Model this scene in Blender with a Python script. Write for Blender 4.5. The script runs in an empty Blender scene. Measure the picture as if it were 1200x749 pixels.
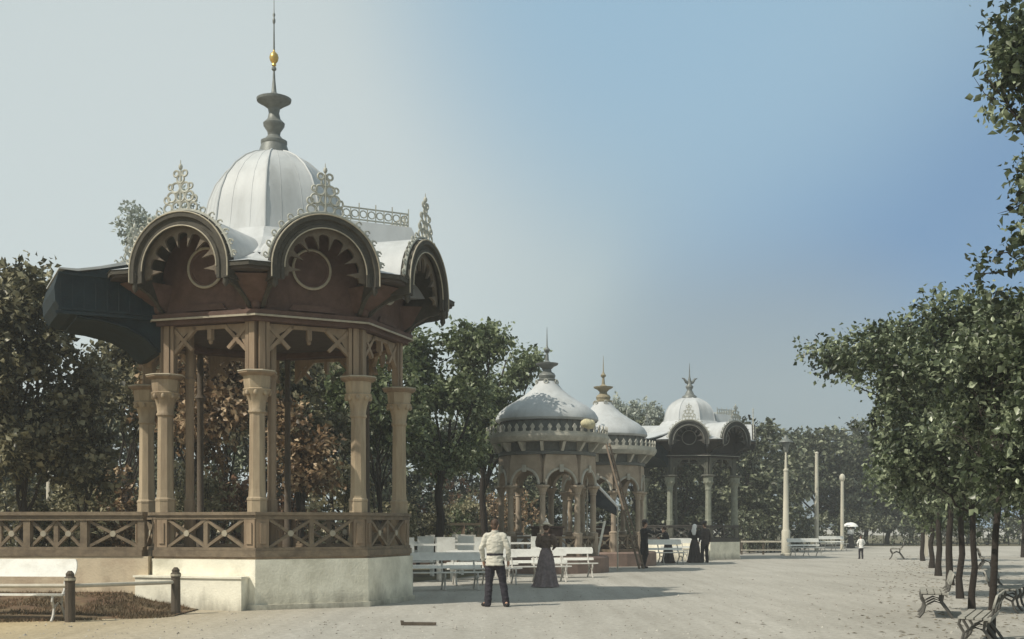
import bpy, bmesh, math, random
import numpy as np
from mathutils import Vector, Matrix, noise, Euler
from math import sin, cos, pi, radians as rad, sqrt, atan2, hypot

random.seed(7)
scene = bpy.context.scene
COL = scene.collection

# ------------------------------------------------------------------ helpers
class MB:
    """collects geometry, links it as ONE mesh object"""
    def __init__(s):
        s.v, s.f, s.sm = [], [], []
        s.M = Matrix.Identity(4)
    def add(s, vs, fs, smooth=False):
        o = len(s.v)
        for p in vs: s.v.append(tuple(s.M @ Vector(p)))
        for f in fs:
            s.f.append([i + o for i in f]); s.sm.append(smooth)
    def box(s, x0, x1, y0, y1, z0, z1):
        s.add([(x0,y0,z0),(x1,y0,z0),(x1,y1,z0),(x0,y1,z0),(x0,y0,z1),(x1,y0,z1),(x1,y1,z1),(x0,y1,z1)],
              [(0,3,2,1),(4,5,6,7),(0,1,5,4),(1,2,6,5),(2,3,7,6),(3,0,4,7)])
    def hexa(s, p):   # 8 points bottom ring, top ring
        s.add(p, [(0,3,2,1),(4,5,6,7),(0,1,5,4),(1,2,6,5),(2,3,7,6),(3,0,4,7)])
    def bar(s, a, b, w, h, up=(0,0,1)):
        a, b = Vector(a), Vector(b); d = (b-a).normalized(); u = Vector(up)
        x = d.cross(u)
        if x.length < 1e-4: x = d.cross(Vector((1,0,0)))
        x.normalize(); z = x.cross(d).normalized()
        x, z = x*w/2, z*h/2
        s.hexa([a-x-z, a+x-z, b+x-z, b-x-z, a-x+z, a+x+z, b+x+z, b-x+z])
    def prism(s, pts, z0, z1):
        n = len(pts)
        s.add([(x,y,z0) for x,y in pts]+[(x,y,z1) for x,y in pts],
              [list(range(n))[::-1], list(range(n,2*n))]+[(i,(i+1)%n,n+(i+1)%n,n+i) for i in range(n)])
    def lathe(s, prof, n=24, cx=0, cy=0, a0=0, smooth=True, fold=0, nf=9):
        vs, fs = [], []
        for k,(r,z) in enumerate(prof):
            for i in range(n):
                a = a0 + 2*pi*i/n
                rr = r
                if fold: rr = r*(1+fold*(1-k/(len(prof)-1))*sin(nf*a+1.3*sin(2*a)))
                vs.append((cx+rr*sin(a), cy-rr*cos(a), z))
        m = len(prof)
        for k in range(m-1):
            for i in range(n):
                j = (i+1)%n
                fs.append((k*n+i, k*n+j, (k+1)*n+j, (k+1)*n+i))
        s.add(vs, fs, smooth)
        s.add([vs[i] for i in range(n)], [list(range(n))[::-1]])
        s.add([vs[(m-1)*n+i] for i in range(n)], [list(range(n))])
    def tube(s, pts, rad_, n=8, smooth=True, squash=None, caps=True):
        pts = [Vector(p) for p in pts]; m = len(pts)
        if not hasattr(rad_, '__len__'): rad_ = [rad_]*m
        ref = Vector((0.0,1.0,0.01))
        vs, fs = [], []
        for k in range(m):
            d = (pts[min(k+1,m-1)]-pts[max(k-1,0)]).normalized()
            x = d.cross(ref)
            if x.length < .05: x = d.cross(Vector((1,0,0)))
            x.normalize(); y = x.cross(d).normalized()
            r = rad_[k]; rx, ry = (r if hasattr(r,'__len__') else (r,r))
            for i in range(n):
                a = 2*pi*i/n
                vs.append(pts[k]+x*cos(a)*rx+y*sin(a)*ry)
        for k in range(m-1):
            for i in range(n):
                j=(i+1)%n
                fs.append((k*n+i,k*n+j,(k+1)*n+j,(k+1)*n+i))
        s.add(vs, fs, smooth)
        if caps:
            s.add(vs[:n], [list(range(n))[::-1]]); s.add(vs[-n:], [list(range(n))])
    def ball(s, c, r, nu=16, nv=10):
        rx,ry,rz = r if hasattr(r,'__len__') else (r,r,r)
        vs=[(c[0],c[1],c[2]-rz)]; fs=[]
        for k in range(1,nv):
            t=-pi/2+pi*k/nv
            for i in range(nu):
                a=2*pi*i/nu
                vs.append((c[0]+rx*cos(t)*cos(a), c[1]+ry*cos(t)*sin(a), c[2]+rz*sin(t)))
        vs.append((c[0],c[1],c[2]+rz)); L=len(vs)-1
        for i in range(nu):
            j=(i+1)%nu
            fs.append((0,1+j,1+i)); fs.append((L,L-nu+i,L-nu+j))
        for k in range(nv-2):
            for i in range(nu):
                j=(i+1)%nu
                fs.append((1+k*nu+i,1+k*nu+j,1+(k+1)*nu+j,1+(k+1)*nu+i))
        s.add(vs,fs,True)
    def torus(s, c, R, r, ux, uz, n=20, m=6, a0=0, a1=2*pi):
        ux, uz, c = Vector(ux), Vector(uz), Vector(c)
        full = abs(a1-a0-2*pi)<1e-5
        k = n if full else n+1
        w = ux.cross(uz).normalized()
        vs, fs = [], []
        for i in range(k):
            a = a0+(a1-a0)*i/n
            d = ux*cos(a)+uz*sin(a)
            for j in range(m):
                b=2*pi*j/m
                vs.append(c+d*(R+r*cos(b))+w*r*sin(b))
        for i in range(n):
            i2=(i+1)%k
            for j in range(m):
                j2=(j+1)%m
                fs.append((i*m+j,i2*m+j,i2*m+j2,i*m+j2))
        s.add(vs,fs,True)
    def mesh(s, name):
        me = bpy.data.meshes.new(name)
        me.from_pydata(s.v, [], s.f)
        me.polygons.foreach_set('use_smooth', s.sm)
        bm = bmesh.new(); bm.from_mesh(me)
        bmesh.ops.recalc_face_normals(bm, faces=bm.faces)
        bm.to_mesh(me); bm.free()
        return me
    def build(s, name, mat, parent=None, sharp=40):
        me = s.mesh(name)
        if any(s.sm):
            bm=bmesh.new(); bm.from_mesh(me)
            bmesh.ops.remove_doubles(bm, verts=bm.verts, dist=1e-5)
            bm.to_mesh(me); bm.free()
            me.set_sharp_from_angle(angle=rad(sharp))
        return link(name, me, mat, parent)

def link(name, me, mat, parent=None):
    o = bpy.data.objects.new(name, me); COL.objects.link(o)
    if mat: me.materials.append(mat)
    if parent: o.parent = parent
    return o

def empty(name, loc, rz=0, sc=1):
    o = bpy.data.objects.new(name, None); COL.objects.link(o)
    o.location = loc; o.rotation_euler = (0,0,rz); o.scale=(sc,sc,sc)
    o.empty_display_size=.2
    return o
def tag(o, label=None, cat=None, group=None, kind=None):
    if label: o['label']=label
    if cat: o['category']=cat
    if group: o['group']=group
    if kind: o['kind']=kind
    return o
KIDS = {}
def kids(o): return [c for c in scene.objects if c.parent is o]
def copy_tree(o, parent=None):
    c = o.copy(); COL.objects.link(c)
    if parent is not None:
        c.parent = parent
    for ch in kids(o): copy_tree(ch, c)
    return c

F, HZ, EYE = 1400.0, 616.0, 1.6
def G(px, py):                    # a spot on the level ground seen at this place of the 1200 px photograph
    Z = F*EYE/(py-HZ); return Vector(((px-600)/F*Z, Z, 0))
def GZ(px, Z): return Vector(((px-600)/F*Z, Z, 0))

# ------------------------------------------------------------------ materials
def mat(name, col, rough=.7, var=.25, scale=4, bump=.15, metal=0, spec=.3, dirt=None, dirt_amt=.5, streak=False, fine=40):
    m = bpy.data.materials.new(name); m.use_nodes=True
    nt=m.node_tree; N=nt.nodes; L=nt.links
    b=N['Principled BSDF']
    b.inputs['Roughness'].default_value=rough; b.inputs['Metallic'].default_value=metal
    b.inputs['Specular IOR Level'].default_value=spec
    tc=N.new('ShaderNodeTexCoord')
    mp=N.new('ShaderNodeMapping'); L.new(tc.outputs['Object'],mp.inputs['Vector'])
    if streak: mp.inputs['Scale'].default_value=(1,1,.15)
    n1=N.new('ShaderNodeTexNoise'); n1.inputs['Scale'].default_value=scale; n1.inputs['Detail'].default_value=6; n1.inputs['Roughness'].default_value=.65
    L.new(mp.outputs['Vector'],n1.inputs['Vector'])
    r=N.new('ShaderNodeValToRGB')
    c=Vector(col[:3])
    r.color_ramp.elements[0].position=.3; r.color_ramp.elements[1].position=.7
    r.color_ramp.elements[0].color=(*(c*(1-var)),1); r.color_ramp.elements[1].color=(*(c*(1+var*.7)),1)
    L.new(n1.outputs['Fac'],r.inputs['Fac'])
    out=r.outputs['Color']
    if dirt:
        n3=N.new('ShaderNodeTexNoise'); n3.inputs['Scale'].default_value=scale*.35; n3.inputs['Detail'].default_value=8; n3.inputs['Roughness'].default_value=.7
        L.new(mp.outputs['Vector'],n3.inputs['Vector'])
        rr=N.new('ShaderNodeValToRGB'); rr.color_ramp.elements[0].position=.48; rr.color_ramp.elements[1].position=.68
        rr.color_ramp.elements[1].color=(dirt_amt,)*3+(1,)
        L.new(n3.outputs['Fac'],rr.inputs['Fac'])
        mx=N.new('ShaderNodeMixRGB'); mx.inputs[2].default_value=(*dirt,1)
        L.new(rr.outputs['Color'],mx.inputs[0]); L.new(out,mx.inputs[1]); out=mx.outputs[0]
    L.new(out,b.inputs['Base Color'])
    n2=N.new('ShaderNodeTexNoise'); n2.inputs['Scale'].default_value=fine; n2.inputs['Detail'].default_value=5
    L.new(tc.outputs['Object'],n2.inputs['Vector'])
    bp=N.new('ShaderNodeBump'); bp.inputs['Strength'].default_value=bump; bp.inputs['Distance'].default_value=.02
    L.new(n2.outputs['Fac'],bp.inputs['Height']); L.new(bp.outputs['Normal'],b.inputs['Normal'])
    return m

def leafmat(name, c0, c1, c2, trans=.25, rough=.5):
    m=bpy.data.materials.new(name); m.use_nodes=True
    nt=m.node_tree; N=nt.nodes; L=nt.links
    b=N['Principled BSDF']; b.inputs['Roughness'].default_value=rough; b.inputs['Specular IOR Level'].default_value=.45
    g=N.new('ShaderNodeNewGeometry')
    r=N.new('ShaderNodeValToRGB')
    e=r.color_ramp.elements
    e[0].color=(*c0,1); e[1].color=(*c2,1); e[1].position=.86; k=e.new(.55); k.color=(*c1,1)
    tc=N.new('ShaderNodeTexCoord'); n=N.new('ShaderNodeTexNoise'); n.inputs['Scale'].default_value=1.7
    L.new(tc.outputs['Object'],n.inputs['Vector'])
    a=N.new('ShaderNodeMath'); a.operation='MULTIPLY_ADD'; a.inputs[1].default_value=.65
    L.new(g.outputs['Random Per Island'],a.inputs[0])
    m2=N.new('ShaderNodeMath'); m2.operation='MULTIPLY_ADD'; m2.inputs[1].default_value=1.9; m2.inputs[2].default_value=-.78
    L.new(n.outputs['Fac'],m2.inputs[0]); L.new(m2.outputs[0],a.inputs[2])
    L.new(a.outputs[0],r.inputs['Fac'])
    L.new(r.outputs['Color'],b.inputs['Base Color'])
    t=N.new('ShaderNodeBsdfTranslucent'); L.new(r.outputs['Color'],t.inputs['Color'])
    mx=N.new('ShaderNodeMixShader'); mx.inputs[0].default_value=trans
    L.new(b.outputs[0],mx.inputs[1]); L.new(t.outputs[0],mx.inputs[2])
    L.new(mx.outputs[0],N['Material Output'].inputs['Surface'])
    return m

M={}
M['timber']   = mat('timber',(.27,.20,.135),.7,.3,5,.3,dirt=(.11,.075,.05),dirt_amt=.6,streak=True)
M['timber_red']=mat('timber_red',(.115,.07,.055),.75,.35,4,.3,dirt=(.07,.045,.035),dirt_amt=.7)
M['column']   = mat('column_paint',(.37,.295,.20),.65,.25,5,.3,dirt=(.17,.12,.08),dirt_amt=.75,streak=True)
M['rail']     = mat('rail_paint',(.20,.155,.105),.65,.3,6,.25,dirt=(.07,.05,.035),dirt_amt=.6)
M['hood']     = mat('hood_grey_paint',(.062,.056,.044),.75,.35,6,.35,dirt=(.06,.055,.045),dirt_amt=.6)
M['tracery']  = mat('tracery_paint',(.135,.11,.08),.75,.3,7,.3,dirt=(.13,.1,.08),dirt_amt=.5)
M['bead']     = mat('bead_paint',(.38,.34,.26),.6,.25,6,.15)
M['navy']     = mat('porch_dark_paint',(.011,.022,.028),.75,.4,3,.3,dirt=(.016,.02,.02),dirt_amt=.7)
M['roof']     = mat('painted_sheet_roof',(.46,.475,.48),.55,.1,3,.2,spec=.35,dirt=(.29,.295,.285),dirt_amt=.6,streak=True,fine=8)
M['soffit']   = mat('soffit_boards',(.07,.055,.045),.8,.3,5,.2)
M['plaster']  = mat('pale_plaster',(.82,.78,.65),.85,.12,2.2,.4,dirt=(.46,.43,.33),dirt_amt=.75,fine=25)
def splash(m,h=.42,col=(.20,.185,.15)):
    # rain splash and damp creeping up from the ground in patches
    N=m.node_tree.nodes; L=m.node_tree.links; b=N['Principled BSDF']; src=b.inputs['Base Color'].links[0].from_socket
    tc=N.new('ShaderNodeTexCoord'); sp=N.new('ShaderNodeSeparateXYZ'); L.new(tc.outputs['Object'],sp.inputs[0])
    mp=N.new('ShaderNodeMapping'); mp.inputs['Scale'].default_value=(1.6,1.6,.5); L.new(tc.outputs['Object'],mp.inputs['Vector'])
    n=N.new('ShaderNodeTexNoise'); n.inputs['Scale'].default_value=1.5; n.inputs['Detail'].default_value=8; n.inputs['Roughness'].default_value=.7; L.new(mp.outputs['Vector'],n.inputs['Vector'])
    a=N.new('ShaderNodeMath'); a.operation='MULTIPLY_ADD'; a.inputs[1].default_value=2.4*h; a.inputs[2].default_value=-.74*h; L.new(n.outputs['Fac'],a.inputs[0])
    d=N.new('ShaderNodeMath'); d.operation='SUBTRACT'; L.new(a.outputs[0],d.inputs[0]); L.new(sp.outputs['Z'],d.inputs[1])
    mr=N.new('ShaderNodeMapRange'); mr.inputs['From Min'].default_value=-.15; mr.inputs['From Max'].default_value=.3; mr.inputs['To Max'].default_value=.85; L.new(d.outputs[0],mr.inputs['Value'])
    mx=N.new('ShaderNodeMixRGB'); mx.inputs[2].default_value=(*col,1); L.new(mr.outputs[0],mx.inputs[0]); L.new(src,mx.inputs[1]); L.new(mx.outputs[0],b.inputs['Base Color'])
splash(M['plaster'])
M['redplinth']= mat('reddish_plaster',(.24,.17,.14),.85,.2,3,.35,dirt=(.15,.11,.09),dirt_amt=.6)
M['grey_metal']=mat('grey_zinc',(.17,.18,.17),.5,.25,8,.15,metal=.2)
M['gold']     = mat('worn_gilding',(.55,.38,.12),.35,.25,12,.1,metal=.7)
M['crest']    = mat('crest_zinc',(.40,.40,.35),.55,.25,9,.15)
M['kiosk_wall']=mat('kiosk_pinkish_plaster',(.36,.295,.225),.8,.2,3,.3,dirt=(.22,.165,.125),dirt_amt=.6)
M['kiosk_trim']=mat('kiosk_trim',(.43,.41,.35),.65,.2,5,.2,dirt=(.2,.19,.16),dirt_amt=.5)
M['kiosk_dark']=mat('kiosk_drum_boards',(.13,.135,.125),.7,.3,6,.25)
M['white_wood']=mat('white_painted_wood',(.78,.77,.72),.55,.1,6,.15,dirt=(.5,.46,.4),dirt_amt=.5)
M['iron']     = mat('cast_iron',(.10,.095,.085),.55,.3,15,.2,metal=.3)
M['pale_iron']= mat('pale_painted_iron',(.48,.46,.42),.55,.2,15,.15)
M['bark']     = mat('bark',(.034,.027,.022),.95,.4,7,.9,streak=True,fine=18)
M['post_wood']= mat('weathered_post',(.10,.08,.06),.85,.35,6,.5,streak=True)
M['pale_post']= mat('pale_post_paint',(.50,.46,.38),.7,.2,5,.2,streak=True)
M['lamp_post']= mat('lamp_post_paint',(.52,.49,.40),.6,.2,5,.2,streak=True)
M['ladder']   = mat('ladder_wood',(.17,.13,.095),.75,.2,8,.2)
M['ladder_pale']=mat('ladder_pale_wood',(.80,.77,.68),.7,.15,8,.2)
M['canvas']   = mat('dark_canvas',(.04,.045,.05),.9,.3,5,.2)
M['cloth_white']=mat('white_cloth',(.80,.79,.76),.85,.06,5,.15)
M['shirt']    = mat('cream_shirt_cloth',(.54,.52,.45),.95,.16,9,.6,fine=14)
M['trouser']  = mat('dark_trouser_cloth',(.03,.027,.035),.9,.3,8,.4,fine=18)
M['black_cloth']=mat('black_cloth',(.017,.016,.018),.85,.3,8,.35,fine=18)
M['dark_dress']=mat('dark_dress_cloth',(.045,.036,.035),.9,.3,8,.35,fine=18)
M['mauve']    = mat('mauve_grey_skirt_cloth',(.21,.17,.17),.9,.4,10,.35,fine=20)
M['brown_bodice']=mat('brown_bodice_cloth',(.13,.095,.075),.9,.35,10,.4,fine=20)
M['skin']     = mat('skin',(.47,.28,.20),.6,.08,8,.05)
M['hair']     = mat('dark_hair',(.075,.045,.03),.6,.4,25,.5,fine=60)
M['leather']  = mat('black_leather',(.02,.018,.017),.4,.3,10,.1)
M['straw']    = mat('pale_straw',(.62,.57,.46),.8,.15,20,.3)
M['grass']    = mat('grass_earth',(.15,.11,.065),.95,.5,3,.9,dirt=(.18,.075,.055),dirt_amt=.5,fine=60)
M['blade']    = leafmat('grass_blades',(.08,.06,.035),(.15,.11,.06),(.24,.15,.09),.2,.7)
M['leaf_oak'] = leafmat('leaves_avenue',(.024,.034,.015),(.058,.078,.034),(.36,.41,.26),.28,.35)
M['leaf_mid'] = leafmat('leaves_green',(.034,.05,.02),(.11,.14,.056),(.36,.41,.25),.4,.4)
M['leaf_olive']=leafmat('leaves_olive',(.032,.033,.017),(.115,.108,.058),(.44,.41,.27),.4,.4)
M['leaf_warm']= leafmat('leaves_warm',(.07,.05,.026),(.24,.15,.08),(.58,.44,.28),.28,.5)
M['leaf_far'] = leafmat('leaves_far',(.022,.029,.015),(.058,.068,.034),(.27,.29,.19),.14,.5)
M['leaf_hazed']= leafmat('leaves_hazed',(.22,.24,.2),(.33,.36,.31),(.46,.5,.44),.3,.6)  # fading by distance haze put into the leaf colour
M['flower']   = leafmat('flowering_bush',(.07,.08,.04),(.32,.29,.17),(.66,.6,.42),.3,.6)
M['red_flower']=leafmat('reddish_flower_bed',(.06,.055,.025),(.24,.12,.07),(.46,.3,.19),.3,.6)

def ground_mat():
    m=bpy.data.materials.new('sandy_gravel'); m.use_nodes=True
    nt=m.node_tree; N=nt.nodes; L=nt.links; b=N['Principled BSDF']
    b.inputs['Roughness'].default_value=.95; b.inputs['Specular IOR Level'].default_value=.15
    tc=N.new('ShaderNodeTexCoord')
    def nz(s,d=6,r=.6,sc=(1,1,1)):
        mp=N.new('ShaderNodeMapping'); mp.inputs['Scale'].default_value=sc; L.new(tc.outputs['Object'],mp.inputs['Vector'])
        n=N.new('ShaderNodeTexNoise'); n.inputs['Scale'].default_value=s; n.inputs['Detail'].default_value=d; n.inputs['Roughness'].default_value=r
        L.new(mp.outputs['Vector'],n.inputs['Vector']); return n
    a=nz(.35,8,.65,(1,.5,1)); r=N.new('ShaderNodeValToRGB')
    r.color_ramp.elements[0].position=.3; r.color_ramp.elements[1].position=.7
    r.color_ramp.elements[0].color=(.345,.33,.295,1); r.color_ramp.elements[1].color=(.45,.432,.392,1)
    L.new(a.outputs['Fac'],r.inputs['Fac'])
    c=nz(9,10,.8); r2=N.new('ShaderNodeValToRGB')
    r2.color_ramp.elements[0].position=.28; r2.color_ramp.elements[0].color=(.60,.59,.56,1); r2.color_ramp.elements[1].position=.6; r2.color_ramp.elements[1].color=(1.05,1.05,1.05,1)
    L.new(c.outputs['Fac'],r2.inputs['Fac'])
    mx=N.new('ShaderNodeMixRGB'); mx.blend_type='MULTIPLY'; mx.inputs[0].default_value=1
    L.new(r.outputs['Color'],mx.inputs[1]); L.new(r2.outputs['Color'],mx.inputs[2])
    rp=N.new('ShaderNodeMapping'); rp.inputs['Rotation'].default_value=(0,0,.31); rp.inputs['Scale'].default_value=(2.6,.10,1); L.new(tc.outputs['Object'],rp.inputs['Vector'])
    tn=N.new('ShaderNodeTexNoise'); tn.inputs['Scale'].default_value=1; tn.inputs['Detail'].default_value=4; L.new(rp.outputs['Vector'],tn.inputs['Vector'])
    tr=N.new('ShaderNodeValToRGB'); tr.color_ramp.elements[0].position=.35; tr.color_ramp.elements[0].color=(.92,.915,.905,1); tr.color_ramp.elements[1].position=.62; tr.color_ramp.elements[1].color=(1.04,1.04,1.04,1)
    L.new(tn.outputs['Fac'],tr.inputs['Fac'])
    mt=N.new('ShaderNodeMixRGB'); mt.blend_type='MULTIPLY'; mt.inputs[0].default_value=1; L.new(mx.outputs[0],mt.inputs[1]); L.new(tr.outputs['Color'],mt.inputs[2]); mx=mt
    # yellower sand towards the lawn on the left
    sp=N.new('ShaderNodeSeparateXYZ'); L.new(tc.outputs['Object'],sp.inputs[0])
    mr=N.new('ShaderNodeMapRange'); mr.inputs['From Min'].default_value=-3; mr.inputs['From Max'].default_value=-8.5
    L.new(sp.outputs['X'],mr.inputs['Value'])
    mx2=N.new('ShaderNodeMixRGB'); mx2.blend_type='MULTIPLY'; mx2.inputs[2].default_value=(1.12,.93,.62,1)
    L.new(mr.outputs[0],mx2.inputs[0]); L.new(mx.outputs[0],mx2.inputs[1])
    L.new(mx2.outputs[0],b.inputs['Base Color'])
    d=nz(26,6,.7); bp=N.new('ShaderNodeBump'); bp.inputs['Strength'].default_value=.5; bp.inputs['Distance'].default_value=.03
    L.new(d.outputs['Fac'],bp.inputs['Height'])
    e=nz(2.2,5,.6); bp2=N.new('ShaderNodeBump'); bp2.inputs['Strength'].default_value=.5; bp2.inputs['Distance'].default_value=.08
    L.new(e.outputs['Fac'],bp2.inputs['Height']); L.new(bp.outputs['Normal'],bp2.inputs['Normal'])
    L.new(bp2.outputs['Normal'],b.inputs['Normal'])
    return m
M['ground']=ground_mat()

# ------------------------------------------------------------------ ground
g=MB(); g.add([(-500,-60,0),(500,-60,0),(500,700,0),(-500,700,0)],[(0,1,2,3)])
tag(g.build('ground',M['ground']),kind='structure')
# park soil behind the bandstands and kiosks
def sheet(name,pts,z,m):
    b=MB(); b.add([(x,y,z) for x,y in pts],[list(range(len(pts)))]); return tag(b.build(name,m),kind='structure')
park=[(-60,27.5),(-6.2,27.2),(-1.6,36.5),(1.2,47),(5,61),(14,75),(24,92),(60,96),(60,240),(-120,240)]
M['soil']=mat('park_soil',(.13,.115,.07),.95,.4,1.2,.6,dirt=(.07,.075,.035),dirt_amt=.8)
sheet('park_soil',park,.012,M['soil'])
# dark flower bed / lawn in the left foreground, uneven edge
def bank_front(x): return 19.55+1.5*max(0,(x+12.5)/6.7)**2.2+.12*noise.noise((x*1.7,3,0))
def bank_z(x,y):
    y0=bank_front(x); t=min(1,max(0,(y-y0)/(23.3-y0)))
    side=min(1,max(0,(-5.95-x)/1.6))
    return .02+.28*t**1.3*side+.02*noise.noise((x*2,y*2,0))*side
def make_lawn():
    b=MB(); nx,ny=46,16; vs=[];fs=[]
    for i in range(nx+1):
        x=-14+8.05*i/nx
        for k in range(ny+1):
            y0=bank_front(x); y=y0+(23.3-y0)*k/ny; vs.append((x,y,bank_z(x,y) if k else .006))
    for i in range(nx):
        for k in range(ny):
            a=i*(ny+1)+k; fs.append((a,a+ny+1,a+ny+2,a+1))
    b.add(vs,fs,True); tag(b.build('lawn',M['grass'],None,180),kind='structure')
make_lawn()
def grass_blades():
    vs,fs=[],[]
    rnd=random.Random(5)
    for _ in range(24000):
        x=-13.5+rnd.random()*7.5; y0=bank_front(x)
        y=y0+rnd.uniform(-.12,1)*(23.2-y0)
        if noise.noise((x*1.3,y*1.3,4))<-.18: continue
        z=bank_z(x,y) if y>y0 else .004
        h=rnd.uniform(.015,.075); a=rnd.random()*6.28; w=.010
        dx,dy=cos(a)*w,sin(a)*w; lx,ly=rnd.uniform(-.04,.04),rnd.uniform(-.04,.04)
        o=len(vs)
        vs+= [(x-dx,y-dy,z-.005),(x+dx,y+dy,z-.005),(x+lx,y+ly,z+h)]; fs.append((o,o+1,o+2))
    me=bpy.data.meshes.new('grass'); me.from_pydata(vs,[],fs)
    o=link('grass',me,M['blade'])
    tag(o,'short brownish grass in the bed by the white bench at left','grass',kind='stuff')
grass_blades()

def pebbles():
    rnd=random.Random(9); vs,fs=[],[]
    for _ in range(5200):
        y=10+rnd.random()**1.7*45; x=rnd.uniform(-.45,.46)*y
        if y>22.3 and x<-1.6: continue
        r=rnd.uniform(.008,.022)*(1 if rnd.random()<.95 else 1.8); o=len(vs)
        vs+=[(x-r,y,.0),(x,y-r*.8,.0),(x+r,y,.0),(x,y+r*.8,.0),(x+r*.2,y,r*.8)]
        fs+=[(o,o+1,o+4),(o+1,o+2,o+4),(o+2,o+3,o+4),(o+3,o,o+4)]
    me=bpy.data.meshes.new('pebbles'); me.from_pydata(vs,[],fs)
    tag(link('pebbles',me,leafmat('pebble_stone',(.12,.11,.09),(.25,.23,.2),(.45,.43,.38),0,.9)),'small stones and grit scattered on the sandy promenade','gravel',kind='stuff')
pebbles()
def litter():
    rnd=random.Random(19); vs,fs=[],[]
    for _ in range(1300):
        y=13+rnd.random()**1.5*50; x=y*.32+1.6+rnd.gauss(0,1.3)
        r=rnd.uniform(.03,.07); a=rnd.random()*6.28; c_,s_=cos(a)*r,sin(a)*r; o=len(vs)
        vs+=[(x-c_,y-s_,.006),(x+s_*.4,y-c_*.4,.02),(x+c_,y+s_,.010),(x-s_*.4,y+c_*.4,.016)]; fs.append((o,o+1,o+2,o+3))
    me=bpy.data.meshes.new('fallen_leaves'); me.from_pydata(vs,[],fs)
    tag(link('fallen_leaves',me,leafmat('dry_leaf',(.06,.05,.03),(.14,.11,.06),(.26,.2,.1),.1,.8)),'dry fallen leaves lying under the right hand avenue trees','fallen leaves',kind='stuff')
litter()
# ------------------------------------------------------------------ bandstand
def P(a,r,s,z): return (r*sin(a)+s*cos(a), -r*cos(a)+s*sin(a), z)
FACES=[rad(22.5+45*k) for k in range(-4,4)]
VERTS=[rad(45*k) for k in range(8)]
PORCH=rad(-67.5)
def octa(R): return [(R*sin(a),-R*cos(a)) for a in VERTS]

def x_panel(root, A, B, z0, z1, nx, m, name='balustrade_panel', thick=.07):
    """X braced panels between two points"""
    A,B=Vector(A),Vector(B); d=(B-A); L=d.length; d.normalize(); nrm=Vector((d.y,-d.x,0))
    mb=MB(); bosses=[]
    for k in range(nx):
        a=A+d*(L*k/nx); b=A+d*(L*(k+1)/nx)
        for (p,q,off) in ((a,b,.004),(b,a,-.004)):
            p0=p+nrm*off; q0=q+nrm*off
            mb.bar((p0.x,p0.y,z0),(q0.x,q0.y,z1),thick*.8,.085,up=nrm)
        if k: mb.bar((a.x,a.y,z0),(a.x,a.y,z1),.09,.08,up=nrm)
        c=(a+b)/2
        boss=MB(); bosses.append(boss)
        boss.tube([(c.x+nrm.x*.055,c.y+nrm.y*.055,(z0+z1)/2),(c.x-nrm.x*.055,c.y-nrm.y*.055,(z0+z1)/2)],.06,10)
    o=mb.build(name,m,root)
    for boss in bosses: boss.build('boss',M['bead'],o)
    return o

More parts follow.
